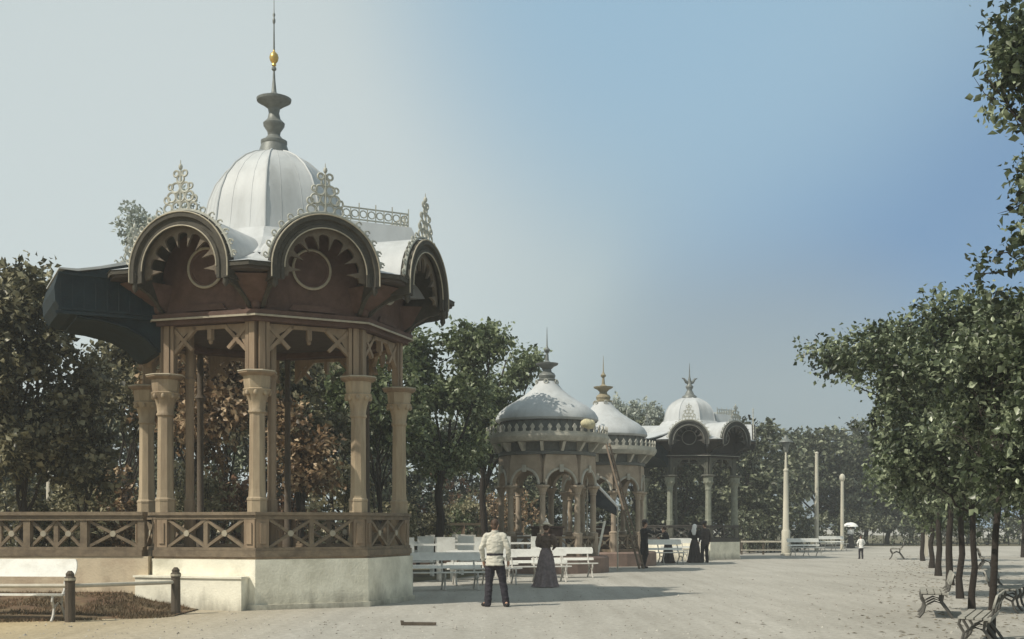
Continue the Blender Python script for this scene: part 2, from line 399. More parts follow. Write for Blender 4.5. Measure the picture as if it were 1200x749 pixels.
def gable(root,a,par):
    z0=6.36; Rr=1.04; rf,rr=2.60,3.5
    NS=28
    # front archivolt (moulded ring) and hood barrel
    h=MB()
    prof=[(.80,rr-.02),(.80,rr+.05),(.86,rr+.05),(.88,rr+.02),(.94,rr+.02),(.96,rr+.08),(1.06,rr+.08),(1.06,rf-.9),(1.01,rf-.9),(1.01,rr-.02)]
    ts=[pi*i/NS for i in range(NS+1)]
    secs=[]
    for t in ts: secs.append([P(a,r_,cos(t)*q,z0+sin(t)*q) for q,r_ in prof])
    pre=[P(a,r_,q,z0-.22) for q,r_ in prof]; post=[P(a,r_,-q,z0-.22) for q,r_ in prof]
    secs=[pre]+secs+[post]
    n=len(prof); vs=[p for s_ in secs for p in s_]; fs=[]
    for k in range(len(secs)-1):
        for i in range(n):
            j=(i+1)%n; fs.append((k*n+i,k*n+j,(k+1)*n+j,(k+1)*n+i))
    fs.append(list(range(n))); fs.append([(len(secs)-1)*n+i for i in range(n)][::-1])
    h.add(vs,fs,False)
    hood=h.build('gable_hood',M['hood'],root)
    # pale drip moulding
    b=MB()
    pts=[P(a,rr+.085,1.05,z0-.2)]+[P(a,rr+.085,cos(t)*1.05,z0+sin(t)*1.05) for t in ts]+[P(a,rr+.085,-1.05,z0-.2)]
    b.tube(pts,.014,5)
    pts=[P(a,rr+.055,cos(t)*.80,z0+sin(t)*.80) for t in ts]
    b.tube(pts,.013,5)
    b.build('moulding',M['bead'],hood)
    # sheet covering the barrel (white roof)
    r=MB(); vs=[];fs=[]
    for i,t in enumerate(ts):
        vs+=[P(a,rr-.12,cos(t)*1.075,z0+sin(t)*1.075),P(a,.9,cos(t)*1.075,z0+sin(t)*1.075)]
        if i: fs.append((2*i-2,2*i,2*i+1,2*i-1))
    r.add(vs,fs,True); r.build('hood_roof',M['roof'],hood)
    # scalloped tracery plate
    t_=MB(); nl=7; c,rho=.555,.155
    K=140; ro=.83; vs=[]; fs=[]
    for i in range(K+1):
        th=-.18+ (pi+.36)*i/K
        u=th/(pi/nl); dl=(u-(math.floor(u)+.5))*(pi/nl)
        sd=c*abs(sin(dl))
        rin = c*cos(dl)+sqrt(max(rho*rho-sd*sd,0))
        e=abs(abs(dl)-pi/nl/2)
        rin-= .20*max(0,1-e/rad(4.5))
        for rr_,off in ((rin,0),(ro,0),(ro,.06),(rin,.06)):
            vs.append(P(a,rr-.14+off,cos(th)*rr_,z0+sin(th)*rr_))
        if i:
            o=4*(i-1)
            for j in range(4): fs.append((o+j,o+(j+1)%4,o+4+(j+1)%4,o+4+j))
    t_.add(vs,fs); t_.build('tracery',M['tracery'],hood)
    # back wall with medallion
    w=MB(); pts=[(-.98,5.72),(.98,5.72),(.98,z0)]+[(cos(t)*.98,z0+sin(t)*.98) for t in ts[1:-1]]+[(-.98,z0)]
    n=len(pts)
    w.add([P(a,rf,s_,z_) for s_,z_ in pts]+[P(a,rf-.06,s_,z_) for s_,z_ in pts],[list(range(n)),list(range(n,2*n))[::-1]]+[(i,(i+1)%n,n+(i+1)%n,n+i) for i in range(n)])
    w.add([P(a,rf+q,s_,z_) for q in (.05,.004) for s_,z_ in ((-.45,5.74),(.45,5.74),(.36,5.86),(-.36,5.86))],[(0,1,2,3),(4,7,6,5),(0,4,5,1),(1,5,6,2),(2,6,7,3),(3,7,4,0)])
    wall=w.build('gable_face',M['timber_red'],root)
    md=MB(); ux=Vector(P(a,0,1,0)); uz=Vector((0,0,1)); cc=Vector(P(a,rf+.05,0,6.56))
    md.torus(cc,.375,.028,ux,uz,36,8)
    mo=md.build('medallion_ring',M['bead'],wall)
    dk=MB(); nrm=Vector(P(a,1,0,0))
    dk.M=Matrix.Translation(cc-nrm*.045)@Matrix((( ux.x,uz.x,nrm.x,0),(ux.y,uz.y,nrm.y,0),(ux.z,uz.z,nrm.z,0),(0,0,0,1)))
    dk.lathe([(.36,.03),(.36,.05),(.31,.045),(.29,.012),(.12,.008),(.05,.02),(.01,.022)],32)
    dk.build('medallion',M['timber_red'],wall)
    # cheeks curving back to the cornice
    for sg in (-1,1):
        ch=MB(); pr=[(2.5,5.72),(2.70,5.76),(2.86,5.9),(3.1,6.02),(3.38,6.08),(3.52,6.16),(3.54,6.14),(3.56,z0-.02),(2.5,z0-.02)]
        n=len(pr); s0,s1=sg*.93,sg*1.005
        ch.add([P(a,r_,s0,z_) for r_,z_ in pr]+[P(a,r_,s1,z_) for r_,z_ in pr],[list(range(n)),list(range(n,2*n))[::-1]]+[(i,(i+1)%n,n+(i+1)%n,n+i) for i in range(n)])
        ch.tube([P(a,3.5,sg*.97,6.16),P(a,3.5,sg*.97,6.05),P(a,3.5,sg*.97,5.98)],[.05,.06,.015],8)
        ch.build('cheek_bracket',M['hood'],root)
    # scrollwork crest
    cr=MB(); q=Vector(P(a,rr-.02,0,0))
    def ring(s,z,R,th=.022,a0=0,a1=2*pi): cr.torus(Vector(P(a,rr-.02,s,z)),R,th,ux,uz,16,5,a0,a1)
    zb=z0+1.08
    for s in (-.27,-.09,.09,.27): ring(s,zb+.09+(-.03 if abs(s)>.2 else 0),.085)
    for s in (-.19,0,.19): ring(s,zb+.27,.09)
    for s in (-.1,.1): ring(s,zb+.44,.09)
    ring(0,zb+.60,.075)
    for sg in (-1,1):
        ring(sg*.09,zb+.70,.055); ring(sg*.29,zb+.22,.06,.02); ring(sg*.21,zb+.46,.05,.02)
    cr.torus(Vector(P(a,rr-.02,0,z0)),1.10,.03,ux,uz,40,6,rad(8),rad(172))
    cr.tube([P(a,rr-.02,0,zb-.03),P(a,rr-.02,0,zb+.7),P(a,rr-.02,0,zb+.95)],[.026,.022,.006],6)
    cr.ball(P(a,rr-.02,0,zb+.82),(.04,.04,.06),8,6)
    for sg in (-1,1):                       # leafy scrolls running down the hood
        for k in range(6):
            t=pi/2+sg*rad(24+k*11)
            R=1.08+.085
            s,z=cos(t)*R,z0+sin(t)*R
            ring(s,z,.052-.004*k,.015,0,5.2)
            cr.tube([P(a,rr-.02,cos(t)*1.07,z0+sin(t)*1.07),P(a,rr-.02,cos(t+.05)*1.15,z0+sin(t+.05)*1.15),P(a,rr-.02,cos(t+.03)*1.21,z0+sin(t+.03)*1.21)],[.025,.025,.005],5)
    cr.build('scroll_crest',M['crest'],root)

def make_bandstand():
    root=empty('bandstand',(0,0,0))
    V=lambda a,R,z:(R*sin(a),-R*cos(a),z)
    # plinth
    p=MB()
    for k,(R,z0,z1) in enumerate(((3.0,-.05,.10),(2.95,.10,.955))): p.prism(octa(R),z0,z1)
    plinth=p.build('plinth',M['plaster'],root)
    f=MB(); f.prism(octa(2.9),.957,1.0); f.build('floor',M['timber'],root)
    # lower masonry step on the face beside the lawn
    a=rad(-22.5); s=MB()
    s.add([P(a,r_,t,z) for z in (-.05,.60) for r_,t in ((2.74,-1.35),(2.98,-1.35),(2.98,.98),(2.74,.98))],[(0,3,2,1),(4,5,6,7),(0,1,5,4),(1,2,6,5),(2,3,7,6),(3,0,4,7)])
    s.add([P(a,r_,t,z) for z in (.602,.64) for r_,t in ((2.74,-1.38),(3.01,-1.38),(3.01,1.0),(2.74,1.0))],[(0,3,2,1),(4,5,6,7),(0,1,5,4),(1,2,6,5),(2,3,7,6),(3,0,4,7)])
    s.build('plinth_step',M['plaster'],root)
    # balustrade rails
    def ring8(Ro,Ri,z0,z1,mb):
        o,i=octa(Ro),octa(Ri)
        for k in range(8):
            j=(k+1)%8
            mb.hexa([(*o[k],z0),(*o[j],z0),(*i[j],z0),(*i[k],z0),(*o[k],z1),(*o[j],z1),(*i[j],z1),(*i[k],z1)])
    r=MB(); ring8(2.93,2.70,1.80,1.86,r); ring8(2.89,2.73,1.72,1.798,r); rt=r.build('top_rail',M['rail'],root)
    r=MB(); ring8(2.93,2.70,1.0,1.12,r); ring8(2.90,2.72,1.122,1.18,r); r.build('bottom_rail',M['rail'],root)
    for k in range(8):
        va=VERTS[k]; vb=VERTS[(k+1)%8]
        if k==5: pass
        A=Vector(V(va,2.82,0)); B=Vector(V(vb,2.82,0)); d=(B-A).normalized()
        x_panel(root,A+d*.24,B-d*.24,1.18,1.72,2,M['rail'])
    for a in VERTS:
        po=MB()
        for off in (-1,1):
            fa=a+off*rad(22.5)
            ap=2.82*cos(rad(22.5)); hl=2.82*sin(rad(22.5))
            s0=-off*hl; s1=-off*(hl-.23)
            lo,hi=min(s0,s1),max(s0,s1)
            po.add([P(fa,r_,t,z) for z in (1.18,1.72) for r_,t in ((ap-.06,lo),(ap+.06,lo),(ap+.06,hi),(ap-.06,hi))],[(0,3,2,1),(4,5,6,7),(0,1,5,4),(1,2,6,5),(2,3,7,6),(3,0,4,7)])
            m_=(lo+hi)/2
            po.add([P(fa,r_,t,z) for z in (1.25,1.65) for r_,t in ((ap+.061,m_-.06),(ap+.085,m_-.06),(ap+.085,m_+.06),(ap+.061,m_+.06))],[(0,3,2,1),(4,5,6,7),(0,1,5,4),(1,2,6,5),(2,3,7,6),(3,0,4,7)])
        po.build('balustrade_post',M['timber'],root)
    # columns
    for ia,a in enumerate(VERTS):
        x,y,_=V(a,2.66,0)
        c=MB(); a0=a+rad(22.5)
        if ia in (3,4,5):
            c.lathe([(.12,1.0),(.12,1.3),(.08,1.35),(.07,4.4),(.13,4.5),(.07,4.6),(.07,5.5)],10,x,y); c.build('slim_rear_column',M['post_wood'],root); continue
        if ia in (0,7,1):
            q=V(a,2.40,0); bp_=MB(); xx,yy=q[0]+.24,q[1]+.05
            bp_.lathe([(.11,1.0),(.11,2.1),(.085,2.12),(.085,4.4),(.12,4.5),(.085,4.55),(.085,5.5)],8,xx,yy,0,False); bp_.build('inner_post',M['timber'],root)
        c.lathe([(.195,1.0),(.195,2.08),(.205,2.085),(.205,2.12),(.175,2.15),(.162,2.3),(.150,3.72),(.16,3.74)],8,x,y,a0,False)
        col=c.build('column',M['column'],root)
        k=MB()
        k.lathe([(.16,3.741),(.178,3.76),(.178,3.79),(.16,3.82),(.175,3.95),(.215,4.08),(.275,4.17),(.285,4.2),(.25,4.22),(.265,4.30),(.275,4.45)],8,x,y,a0,False)
        for b in range(8):
            bb=a0+rad(22.5+45*b); k.ball((x+.235*sin(bb),y-.235*cos(bb),4.13),(.045,.045,.06),8,6)
        k.build('capital',M['column'],col)
        l=MB()
        l.lathe([(.29,4.451),(.375,4.5),(.375,4.545),(.34,4.56)],8,x,y,a0,False)
        l.build('abacus',M['timber'],col)
        e=MB(); e.lathe([(.383,4.525),(.391,4.535),(.383,4.55)],8,x,y,a0,False); e.build('abacus_edge',M['bead'],col)
        u=MB()
        for off in (-1,1):
            fa=a+off*rad(22.5); ap=2.66*cos(rad(22.5)); hl=2.66*sin(rad(22.5))
            for (q0,q1,dz,dr) in ((.015,.135,0,.09),(.155,.225,0,.07)):
                lo,hi=sorted((-off*(hl-q0),-off*(hl-q1)))
                u.add([P(fa,r_,t,z) for z in (4.56,5.5) for r_,t in ((ap-dr,lo),(ap+dr,lo),(ap+dr,hi),(ap-dr,hi))],[(0,3,2,1),(4,5,6,7),(0,1,5,4),(1,2,6,5),(2,3,7,6),(3,0,4,7)])
        u.build('upper_post',M['timber'],col)
    # spandrel brackets, crossed timbers with a scalloped head
    for fa in FACES:
        b=MB(); ap=2.66*cos(rad(22.5)); hl=2.66*sin(rad(22.5))-.2
        for sg in (-1,1):
            q=lambda t,z,o=0: P(fa,ap+o,sg*t,z)
            up=P(fa,1,0,0)
            b.bar(q(hl,4.95),q(hl-.50,5.46),.07,.085,up); 
            b.bar(q(hl-.02,5.42,.006),q(hl-.42,5.02,.006),.07,.075,up)
            b.bar(q(hl-.12,5.08,-.004),q(hl-.30,5.16,-.004),.05,.05,up)
            pts=[(hl,5.48),(hl,5.05),(hl-.04,5.02),(hl-.14,5.2),(hl-.26,5.32),(hl-.34,5.36),(hl-.46,5.43),(hl-.5,5.48)]
            n=len(pts)
            b.add([q(t,z,.02) for t,z in pts]+[q(t,z,-.02) for t,z in pts],[list(range(n)),list(range(n,2*n))[::-1]]+[(i,(i+1)%n,n+(i+1)%n,n+i) for i in range(n)])
        b.bar(P(fa,ap,-hl+.45,5.44),P(fa,ap,hl-.45,5.44),.07,.085,P(fa,1,0,0))
        b.bar(P(fa,ap,0,5.41),P(fa,ap,0,5.2),.09,.11,P(fa,1,0,0)); b.ball(P(fa,ap,0,5.17),(.045,.045,.06),8,6)
        b.build('spandrel_bracket',M['timber'],root)
    # cornice
    c=MB(); ring8(2.86,2.40,5.50,5.58,c); ring8(2.95,2.42,5.582,5.70,c); c.build('cornice',M['timber_red'],root)
    c=MB(); ring8(2.975,2.955,5.575,5.612,c); c.build('cornice_bead',M['bead'],root)
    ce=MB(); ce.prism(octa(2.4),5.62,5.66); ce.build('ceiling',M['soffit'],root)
    # entablature wall behind the gables, eaves and corner corbels
    w=MB(); ring8(2.58,2.45,5.70,6.3,w); w.build('frieze',M['timber_red'],root)
    def corner(a,Ro,Ri):       # wedge of eave between two neighbouring hoods (or the porch)
        f1,f2=a-rad(22.5),a+rad(22.5); c_=cos(rad(22.5))
        ro,ri=Ro*c_,max(Ri*c_,.1)
        return [P(f1,ro,1.03,0)[:2],V(a,Ro,0)[:2],P(f2,ro,-1.03,0)[:2],P(f2,2.45,-1.0,0)[:2],V(a,Ri,0)[:2],P(f1,2.45,1.0,0)[:2]]
    for a in VERTS:
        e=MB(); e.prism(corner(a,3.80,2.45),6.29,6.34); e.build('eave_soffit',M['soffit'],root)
        q=corner(a,3.85,2.45); i_=corner(a,3.74,2.4)
        e=MB(); e.prism([q[0],q[1],i_[1],i_[0]],6.342,6.42); e.prism([q[1],q[2],i_[2],i_[1]],6.342,6.42); e.build('eave_moulding',M['hood'],root)
        sk=MB(); lv=[(3.87,6.425),(3.4,6.56),(2.75,6.82)]; vs=[]
        for R_,z in lv:
            hw=min(1.05,R_*sin(rad(22.5))); ap=R_*cos(rad(22.5))
            for pt in (P(a-rad(22.5),ap,hw,z),V(a,R_,z),P(a+rad(22.5),ap,-hw,z)): vs.append(pt)
        sk.add(vs,[(0,1,4,3),(1,2,5,4),(3,4,7,6),(4,5,8,7)])
        sk.build('roof_corner',M['roof'],root)
    for a in VERTS:
        k=MB()
        k.M=Matrix.Rotation(a,4,'Z')
        k.hexa([(-.17,-2.7,5.72),(.17,-2.7,5.72),(.17,-2.55,5.72),(-.17,-2.55,5.72),(-.30,-3.5,6.26),(.30,-3.5,6.26),(.30,-2.5,6.27),(-.30,-2.5,6.27)])
        k.ball((0,-2.8,5.85),(.12,.12,.16),10,8)
        k.build('corner_corbel',M['timber_red'],root)
    for fa in FACES:
        if abs(fa-PORCH)>.01: gable(root,fa,root)
    # porch canopy on the side face
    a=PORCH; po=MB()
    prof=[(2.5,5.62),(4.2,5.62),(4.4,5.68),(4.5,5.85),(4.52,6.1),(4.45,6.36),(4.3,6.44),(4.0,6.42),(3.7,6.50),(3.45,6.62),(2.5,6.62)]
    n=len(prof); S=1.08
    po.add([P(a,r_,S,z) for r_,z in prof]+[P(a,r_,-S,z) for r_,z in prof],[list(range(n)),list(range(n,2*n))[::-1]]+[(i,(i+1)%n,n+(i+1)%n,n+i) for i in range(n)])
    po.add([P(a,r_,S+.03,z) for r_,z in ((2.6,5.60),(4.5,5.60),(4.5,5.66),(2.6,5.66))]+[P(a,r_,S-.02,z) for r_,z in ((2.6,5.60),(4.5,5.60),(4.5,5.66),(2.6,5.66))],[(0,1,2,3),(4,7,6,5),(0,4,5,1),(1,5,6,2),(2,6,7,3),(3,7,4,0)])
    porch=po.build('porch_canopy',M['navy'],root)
    pr=MB()
    top=[(4.44,6.47),(4.1,6.475),(3.7,6.56),(2.2,6.98)]; bot=[(4.44,6.445),(4.1,6.43),(3.7,6.51),(2.2,6.9)]
    pf=top+bot[::-1]; n=len(pf)
    pr.add([P(a,r_,S+.03,z) for r_,z in pf]+[P(a,r_,-S-.03,z) for r_,z in pf],[list(range(n)),list(range(n,2*n))[::-1]]+[(i,(i+1)%n,n+(i+1)%n,n+i) for i in range(n)])
    pr.build('porch_roof',M['roof'],porch)
    for sg in (-1,1):
        bt=MB()
        for q in range(9):
            r0=2.7+.21*q; bt.hexa([P(a,r_,t_,z) for z in (5.63,6.42 if r0<4.2 else 6.36) for r_,t_ in ((r0,sg*1.08),(r0+.03,sg*1.08),(r0+.03,sg*1.098),(r0,sg*1.098))])
        for z in (5.68,6.34): bt.hexa([P(a,r_,t_,zz) for zz in (z,z+.05) for r_,t_ in ((2.6,sg*1.081),(4.45,sg*1.081),(4.45,sg*1.105),(2.6,sg*1.105))])
        bt.build('porch_batten',M['navy'],porch)
    st=MB(); pf=[(2.5,5.0),(2.62,5.0),(2.85,5.24),(3.2,5.42),(3.7,5.53),(4.1,5.56),(4.1,5.61),(2.5,5.61)]; n=len(pf); S2=1.0
    st.add([P(a,r_,S2,z) for r_,z in pf]+[P(a,r_,-S2,z) for r_,z in pf],[list(range(n)),list(range(n,2*n))[::-1]]+[(i,(i+1)%n,n+(i+1)%n,n+i) for i in range(n)])
    for sg in (-1,1): st.tube([P(a,r_,sg*1.01,z) for r_,z in ((2.62,5.03),(2.85,5.27),(3.2,5.45),(3.7,5.55),(4.1,5.58))],.03,6)
    st.build('porch_bracket',M['navy'],root)
    # mansard block behind the side gable with its cresting rail
    mn=MB(); a=rad(112.5)
    b0=[P(a,r_,t,6.44) for r_,t in ((3.4,-1.45),(3.4,1.45),(1.0,1.45),(1.0,-1.45))]
    b1=[P(a,r_,t,8.05) for r_,t in ((2.75,-1.0),(2.75,1.0),(1.0,1.0),(1.0,-1.0))]
    mn.hexa(b0+b1); mo=mn.build('mansard_roof',M['roof'],root)
    cr=MB()
    for (p,q) in ((( 2.7,-.95),(2.7,.95)),((2.7,-.95),(1.2,-.95)),((2.7,.95),(1.2,.95))):
        A=Vector(P(a,p[0],p[1],0)); B=Vector(P(a,q[0],q[1],0))
        for z in (8.10,8.34): cr.bar(A+Vector((0,0,z)),B+Vector((0,0,z)),.025,.03)
        nn=8
        for i in range(nn+1):
            c_=A.lerp(B,i/nn); cr.bar(c_+Vector((0,0,8.05)),c_+Vector((0,0,8.45 if i%2==0 else 8.34)),.025,.025,(1,0,0))
            if i<nn:
                e_=A.lerp(B,(i+.5)/nn); ud=(B-A).normalized()
                cr.torus(e_+Vector((0,0,8.22)),.075,.014,ud,Vector((0,0,1)),12,4)
    cr.build('roof_cresting',M['crest'],mo)
    # roof: flared skirt and bell dome, eight facets
    d=MB()
    d.lathe([(2.76,6.815),(2.2,7.08),(1.8,7.36),(1.6,7.6)],8,0,0,0,False)
    d.build('roof_skirt',M['roof'],root)
    d=MB()
    d.lathe([(1.66,7.5),(1.52,7.62),(1.47,7.9),(1.43,8.2),(1.36,8.5),(1.22,8.83),(1.0,9.12),(.74,9.34),(.5,9.47),(.3,9.54)],8,0,0,0,True)
    do=d.build('dome',M['roof'],root,25)
    s=MB()
    pf=[(1.66,7.5),(1.52,7.62),(1.47,7.9),(1.43,8.2),(1.36,8.5),(1.22,8.83),(1.0,9.12),(.74,9.34),(.5,9.47),(.3,9.54)]
    for a in VERTS:
        s.tube([V(a,r_+.004,z) for r_,z in pf],.022,6)
        for q in (.3,.7):
            s.tube([tuple(Vector(V(a,r_,z)).lerp(Vector(V(a+rad(45),r_,z)),q)) for r_,z in pf],.006,4)
    s.build('dome_rib',M['roof'],do)
    # finial
    fi=MB()
    fi.lathe([(.33,9.52),(.31,9.6),(.27,9.72),(.28,9.74),(.28,9.80),(.2,9.84),(.13,9.92),(.14,10.0),(.22,10.12),(.23,10.18),(.14,10.27),(.11,10.4),(.13,10.5),(.24,10.58),(.36,10.65),(.37,10.7),(.30,10.73),(.12,10.78),(.055,10.85),(.03,11.1),(.02,11.3),(.05,11.33),(.05,11.37),(.02,11.4)],24)
    fo=fi.build('finial',M['grey_metal'],root)
    fb=MB(); fb.lathe([(.02,11.39),(.05,11.42),(.04,11.46),(.085,11.52),(.10,11.59),(.08,11.66),(.03,11.71),(.015,11.76)],16)
    fb.build('gilded_orb',M['gold'],fo)
    sp=MB(); sp.lathe([(.02,11.75),(.012,12.3),(.03,12.34),(.03,12.4),(.012,12.44),(.03,12.5),(.01,12.55),(.004,13.1)],8)
    sp.build('spike',M['grey_metal'],fo)
    return root
BC=Vector((-5.08,25.5,0))
band=make_bandstand()
tag(band,'large foreground bandstand with round arched gables, white bell dome and tall spire','bandstand','bandstands beside the promenade')
far=copy_tree(band)
band.location=BC; band.rotation_euler.z=rad(4.5)
tag(far,'smaller looking distant bandstand with two dark round gables past the round kiosks','bandstand')
for c in kids(far):
    if c.name.startswith('dome'):
        c.scale=(1,1,.72); c.location.z=7.5*.28
    if c.name.startswith('finial'):
        for gch in list(kids(c)): bpy.data.objects.remove(gch)
        q=MB(); q.lathe([(.42,8.95),(.40,9.05),(.26,9.15),(.2,9.3),(.13,9.4),(.2,9.52),(.22,9.6),(.12,9.7),(.1,9.9),(.06,10.1)],16)
        for sg in (-1,1): q.tube([(0,0,9.75),(sg*.2,0,9.85),(sg*.32,0,10.02),(sg*.46,0,10.06)],[.08,.09,.06,.02],8)
        q.tube([(0,0,10.0),(0,0,10.9)],[.05,.01],6)
        me=q.mesh('finial'); me.materials.append(M['grey_metal']); c.data=me; c['label']='short two armed finial'
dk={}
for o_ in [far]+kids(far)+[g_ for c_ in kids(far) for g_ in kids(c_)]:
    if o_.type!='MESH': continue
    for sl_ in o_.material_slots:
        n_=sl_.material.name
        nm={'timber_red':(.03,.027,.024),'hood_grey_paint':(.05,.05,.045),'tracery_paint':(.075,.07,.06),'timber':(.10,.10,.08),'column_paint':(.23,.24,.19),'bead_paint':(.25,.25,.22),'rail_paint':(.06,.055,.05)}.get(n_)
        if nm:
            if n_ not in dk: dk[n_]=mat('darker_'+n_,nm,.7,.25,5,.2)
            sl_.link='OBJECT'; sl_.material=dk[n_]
fc=GZ(808,58.0); far.location=fc; far.rotation_euler.z=rad(13.5); far.scale=(.87,.87,.87)

# ------------------------------------------------------------------ terrace wall with balustrade left of the bandstand
T0=Vector((BC.x-2.9*sin(rad(40.5))-.22,BC.y-2.9*cos(rad(40.5))+.05,0)); T1=Vector((-14.2,23.9,0))
def terrace():
    root=empty('terrace_wall',(0,0,0))
    root.location=T0; d=(T1-T0); L=d.length; root.rotation_euler.z=atan2(d.y,d.x)
    # local: x along the wall (to the left), y = towards the camera positive because rotated ~180
    w=MB(); w.box(-.12,L,-.35,.12,-.05,1.0); w_=w.build('wall',mat('warm_plaster',(.60,.50,.36),.85,.2,2,.35,dirt=(.36,.26,.18),dirt_amt=.8,fine=25),root); splash(w_.data.materials[0],.6,(.22,.15,.10))
    r=MB(); r.box(.0,L,-.17,.11,1.80,1.87); r.box(.0,L,-.13,.07,1.70,1.798); r.build('top_rail',M['rail'],root)
    r=MB(); r.box(.0,L,-.17,.14,1.002,1.12); r.box(.0,L,-.13,.09,1.122,1.18); r.build('bottom_rail',M['rail'],root)
    n=6; x0=.05
    for k in range(n):
        xa=x0+k*(L-.1)/n; xb=x0+(k+1)*(L-.1)/n
        x_panel(root,(xa+.07,-.03,0),(xb-.07,-.03,0),1.18,1.70,2 if k else 1,M['rail'])
        p=MB(); p.box(xa-.07,xa+.07,-.10,.05,1.18,1.70); p.build('balustrade_post',M['rail'],root)
    return root
tag(terrace(),'long low plastered wall topped by a brown crossed balustrade at the left edge','terrace wall')

# ------------------------------------------------------------------ kiosks
def make_kiosk():
    root=empty('round_kiosk',(0,0,0)); R=1.6
    p=MB(); p.lathe([(2.15,-.03),(2.15,.5),(2.1,.56)],32,0,0,0,False); p.build('plinth',M['redplinth'],root)
    V=lambda a,r,z:(r*sin(a),-r*cos(a),z)
    A8=VERTS
    # balustrade
    for k in range(8):
        a,b=A8[k],A8[(k+1)%8]
        if k==5: continue
        A=Vector(V(a,1.68,0)); B=Vector(V(b,1.68,0)); d=(B-A).normalized()
        q=x_panel(root,A+d*.1,B-d*.1,.68,1.16,2,M['rail'],thick=.06)
        r=MB(); r.bar((A.x,A.y,1.2),(B.x,B.y,1.2),.12,.08); r.bar((A.x,A.y,.62),(B.x,B.y,.62),.14,.11); r.build('rail',M['rail'],root)
    for a in A8:
        x,y,_=V(a,R,0); c=MB()
        c.lathe([(.17,.56),(.17,1.28),(.18,1.3),(.18,1.34),(.105,1.38),(.095,2.6),(.095,2.62)],12,x,y,0,False)
        c.lathe([(.095,2.621),(.12,2.66),(.11,2.7),(.17,2.86),(.24,2.9),(.24,2.96)],12,x,y,0,False)
        c.build('column',M['kiosk_wall'],root)
    # arcade walls: wall panels with round arched openings
    for fa in FACES:
        ap=R*cos(rad(22.5)); hl=R*sin(rad(22.5)); ra=hl-.13
        w=MB(); n=18; z0=2.96; zt=3.98
        front=[];
        vs=[];fs=[]
        pts=[(cos(pi*i/n)*ra, z0+.02+sin(pi*i/n)*ra) for i in range(n+1)]
        outr=[]
        for s,z in pts:
            # ray from arch point to outer frame
            outr.append((max(-hl,min(hl,s*1.0 if abs(s)<.3 else s/ra*hl)),zt if abs(s)<ra*.86 else z0+(zt-z0)*min(1,(z-z0)/(ra*.5)) ))
        for off in (.11,-.11):
            for (s,z),(s2,z2) in zip(pts,outr): vs+=[P(fa,ap+off,s,z),P(fa,ap+off,s2,z2)]
        m=2*(n+1)
        for i in range(n):
            fs.append((2*i,2*i+1,2*i+3,2*i+2)); fs.append((m+2*i,m+2*i+2,m+2*i+3,m+2*i+1))
            fs.append((2*i,2*i+2,m+2*i+2,m+2*i)); fs.append((2*i+1,m+2*i+1,m+2*i+3,2*i+3))
        w.add(vs,fs); wall=w.build('arch_wall',M['kiosk_wall'],root)
        t=MB()
        ux=Vector(P(fa,0,1,0))
        t.torus(Vector(P(fa,ap+.12,0,z0+.02)),ra+.05,.045,ux,Vector((0,0,1)),20,6,0,pi)
        t.add([P(fa,ap+r_,t_,z) for z in (z0+ra-.04,z0+ra+.2) for r_,t_ in ((.12,-.06),(.19,-.07),(.19,.07),(.12,.06))],[(0,3,2,1),(4,5,6,7),(0,1,5,4),(1,2,6,5),(2,3,7,6),(3,0,4,7)])
        t.build('arch_moulding',M['kiosk_trim'],wall)
    c=MB(); c.lathe([(1.62,3.98),(1.7,4.0),(1.7,4.1),(1.62,4.12),(1.62,4.5)],32,0,0,0,False); c.build('frieze',M['kiosk_dark'],root)
    for k in range(16):
        b=MB(); a=2*pi*k/16
        b.M=Matrix.Rotation(a,4,'Z')
        b.hexa([(-.05,-1.75,4.1),(.05,-1.75,4.1),(.05,-1.6,4.1),(-.05,-1.6,4.1),(-.05,-2.0,4.4),(.05,-2.0,4.4),(.05,-1.6,4.41),(-.05,-1.6,4.41)])
        b.build('cornice_bracket',M['kiosk_trim'],root)
    c=MB(); c.lathe([(1.6,4.42),(2.06,4.42),(2.12,4.5),(2.16,4.58),(2.16,4.66),(2.08,4.67),(1.7,4.72)],32,0,0,0,False); co=c.build('cornice',M['kiosk_trim'],root)
    cr=MB()
    n=46
    for k in range(n):
        a=2*pi*k/n; cr.M=Matrix.Rotation(a,4,'Z')
        pts=[(-.145,0),(.145,0),(.145,.06),(.045,.08),(.04,.15),(.085,.2),(.06,.25),(0,.33),(-.06,.25),(-.085,.2),(-.04,.15),(-.045,.08),(-.145,.06)]
        m=len(pts)
        cr.add([(x,-2.11,4.665+z) for x,z in pts]+[(x,-2.08,4.665+z) for x,z in pts],[list(range(m)),list(range(m,2*m))[::-1]]+[(i,(i+1)%m,m+(i+1)%m,m+i) for i in range(m)])
    cr.build('cresting',M['kiosk_trim'],co)
    d=MB(); d.lathe([(1.66,4.70),(1.64,5.15),(1.6,5.2)],24,0,0,0,False)
    for k in range(48):
        a=2*pi*k/48; d.bar(V(a,1.655,4.72),V(a,1.63,5.2),.03,.03,(1,0,0.01))
    d.build('drum',M['kiosk_dark'],root)
    d=MB(); d.lathe([(1.6,5.16),(1.74,5.17),(1.79,5.24),(1.77,5.34),(1.66,5.52),(1.42,5.72),(1.08,5.92),(.78,6.12),(.54,6.32),(.40,6.50),(.34,6.62)],32,0,0,0,True)
    d.build('dome',M['roof'],root)
    f=MB(); f.lathe([(.36,6.60),(.37,6.66),(.27,6.69),(.3,6.8),(.26,6.88),(.17,6.93),(.15,7.02),(.25,7.12),(.38,7.18),(.4,7.23),(.16,7.26),(.07,7.33),(.045,7.6),(.10,7.65),(.11,7.71),(.05,7.78),(.025,7.86),(.006,8.5)],20)
    f.build('finial',M['grey_metal'],root)
    s=MB()
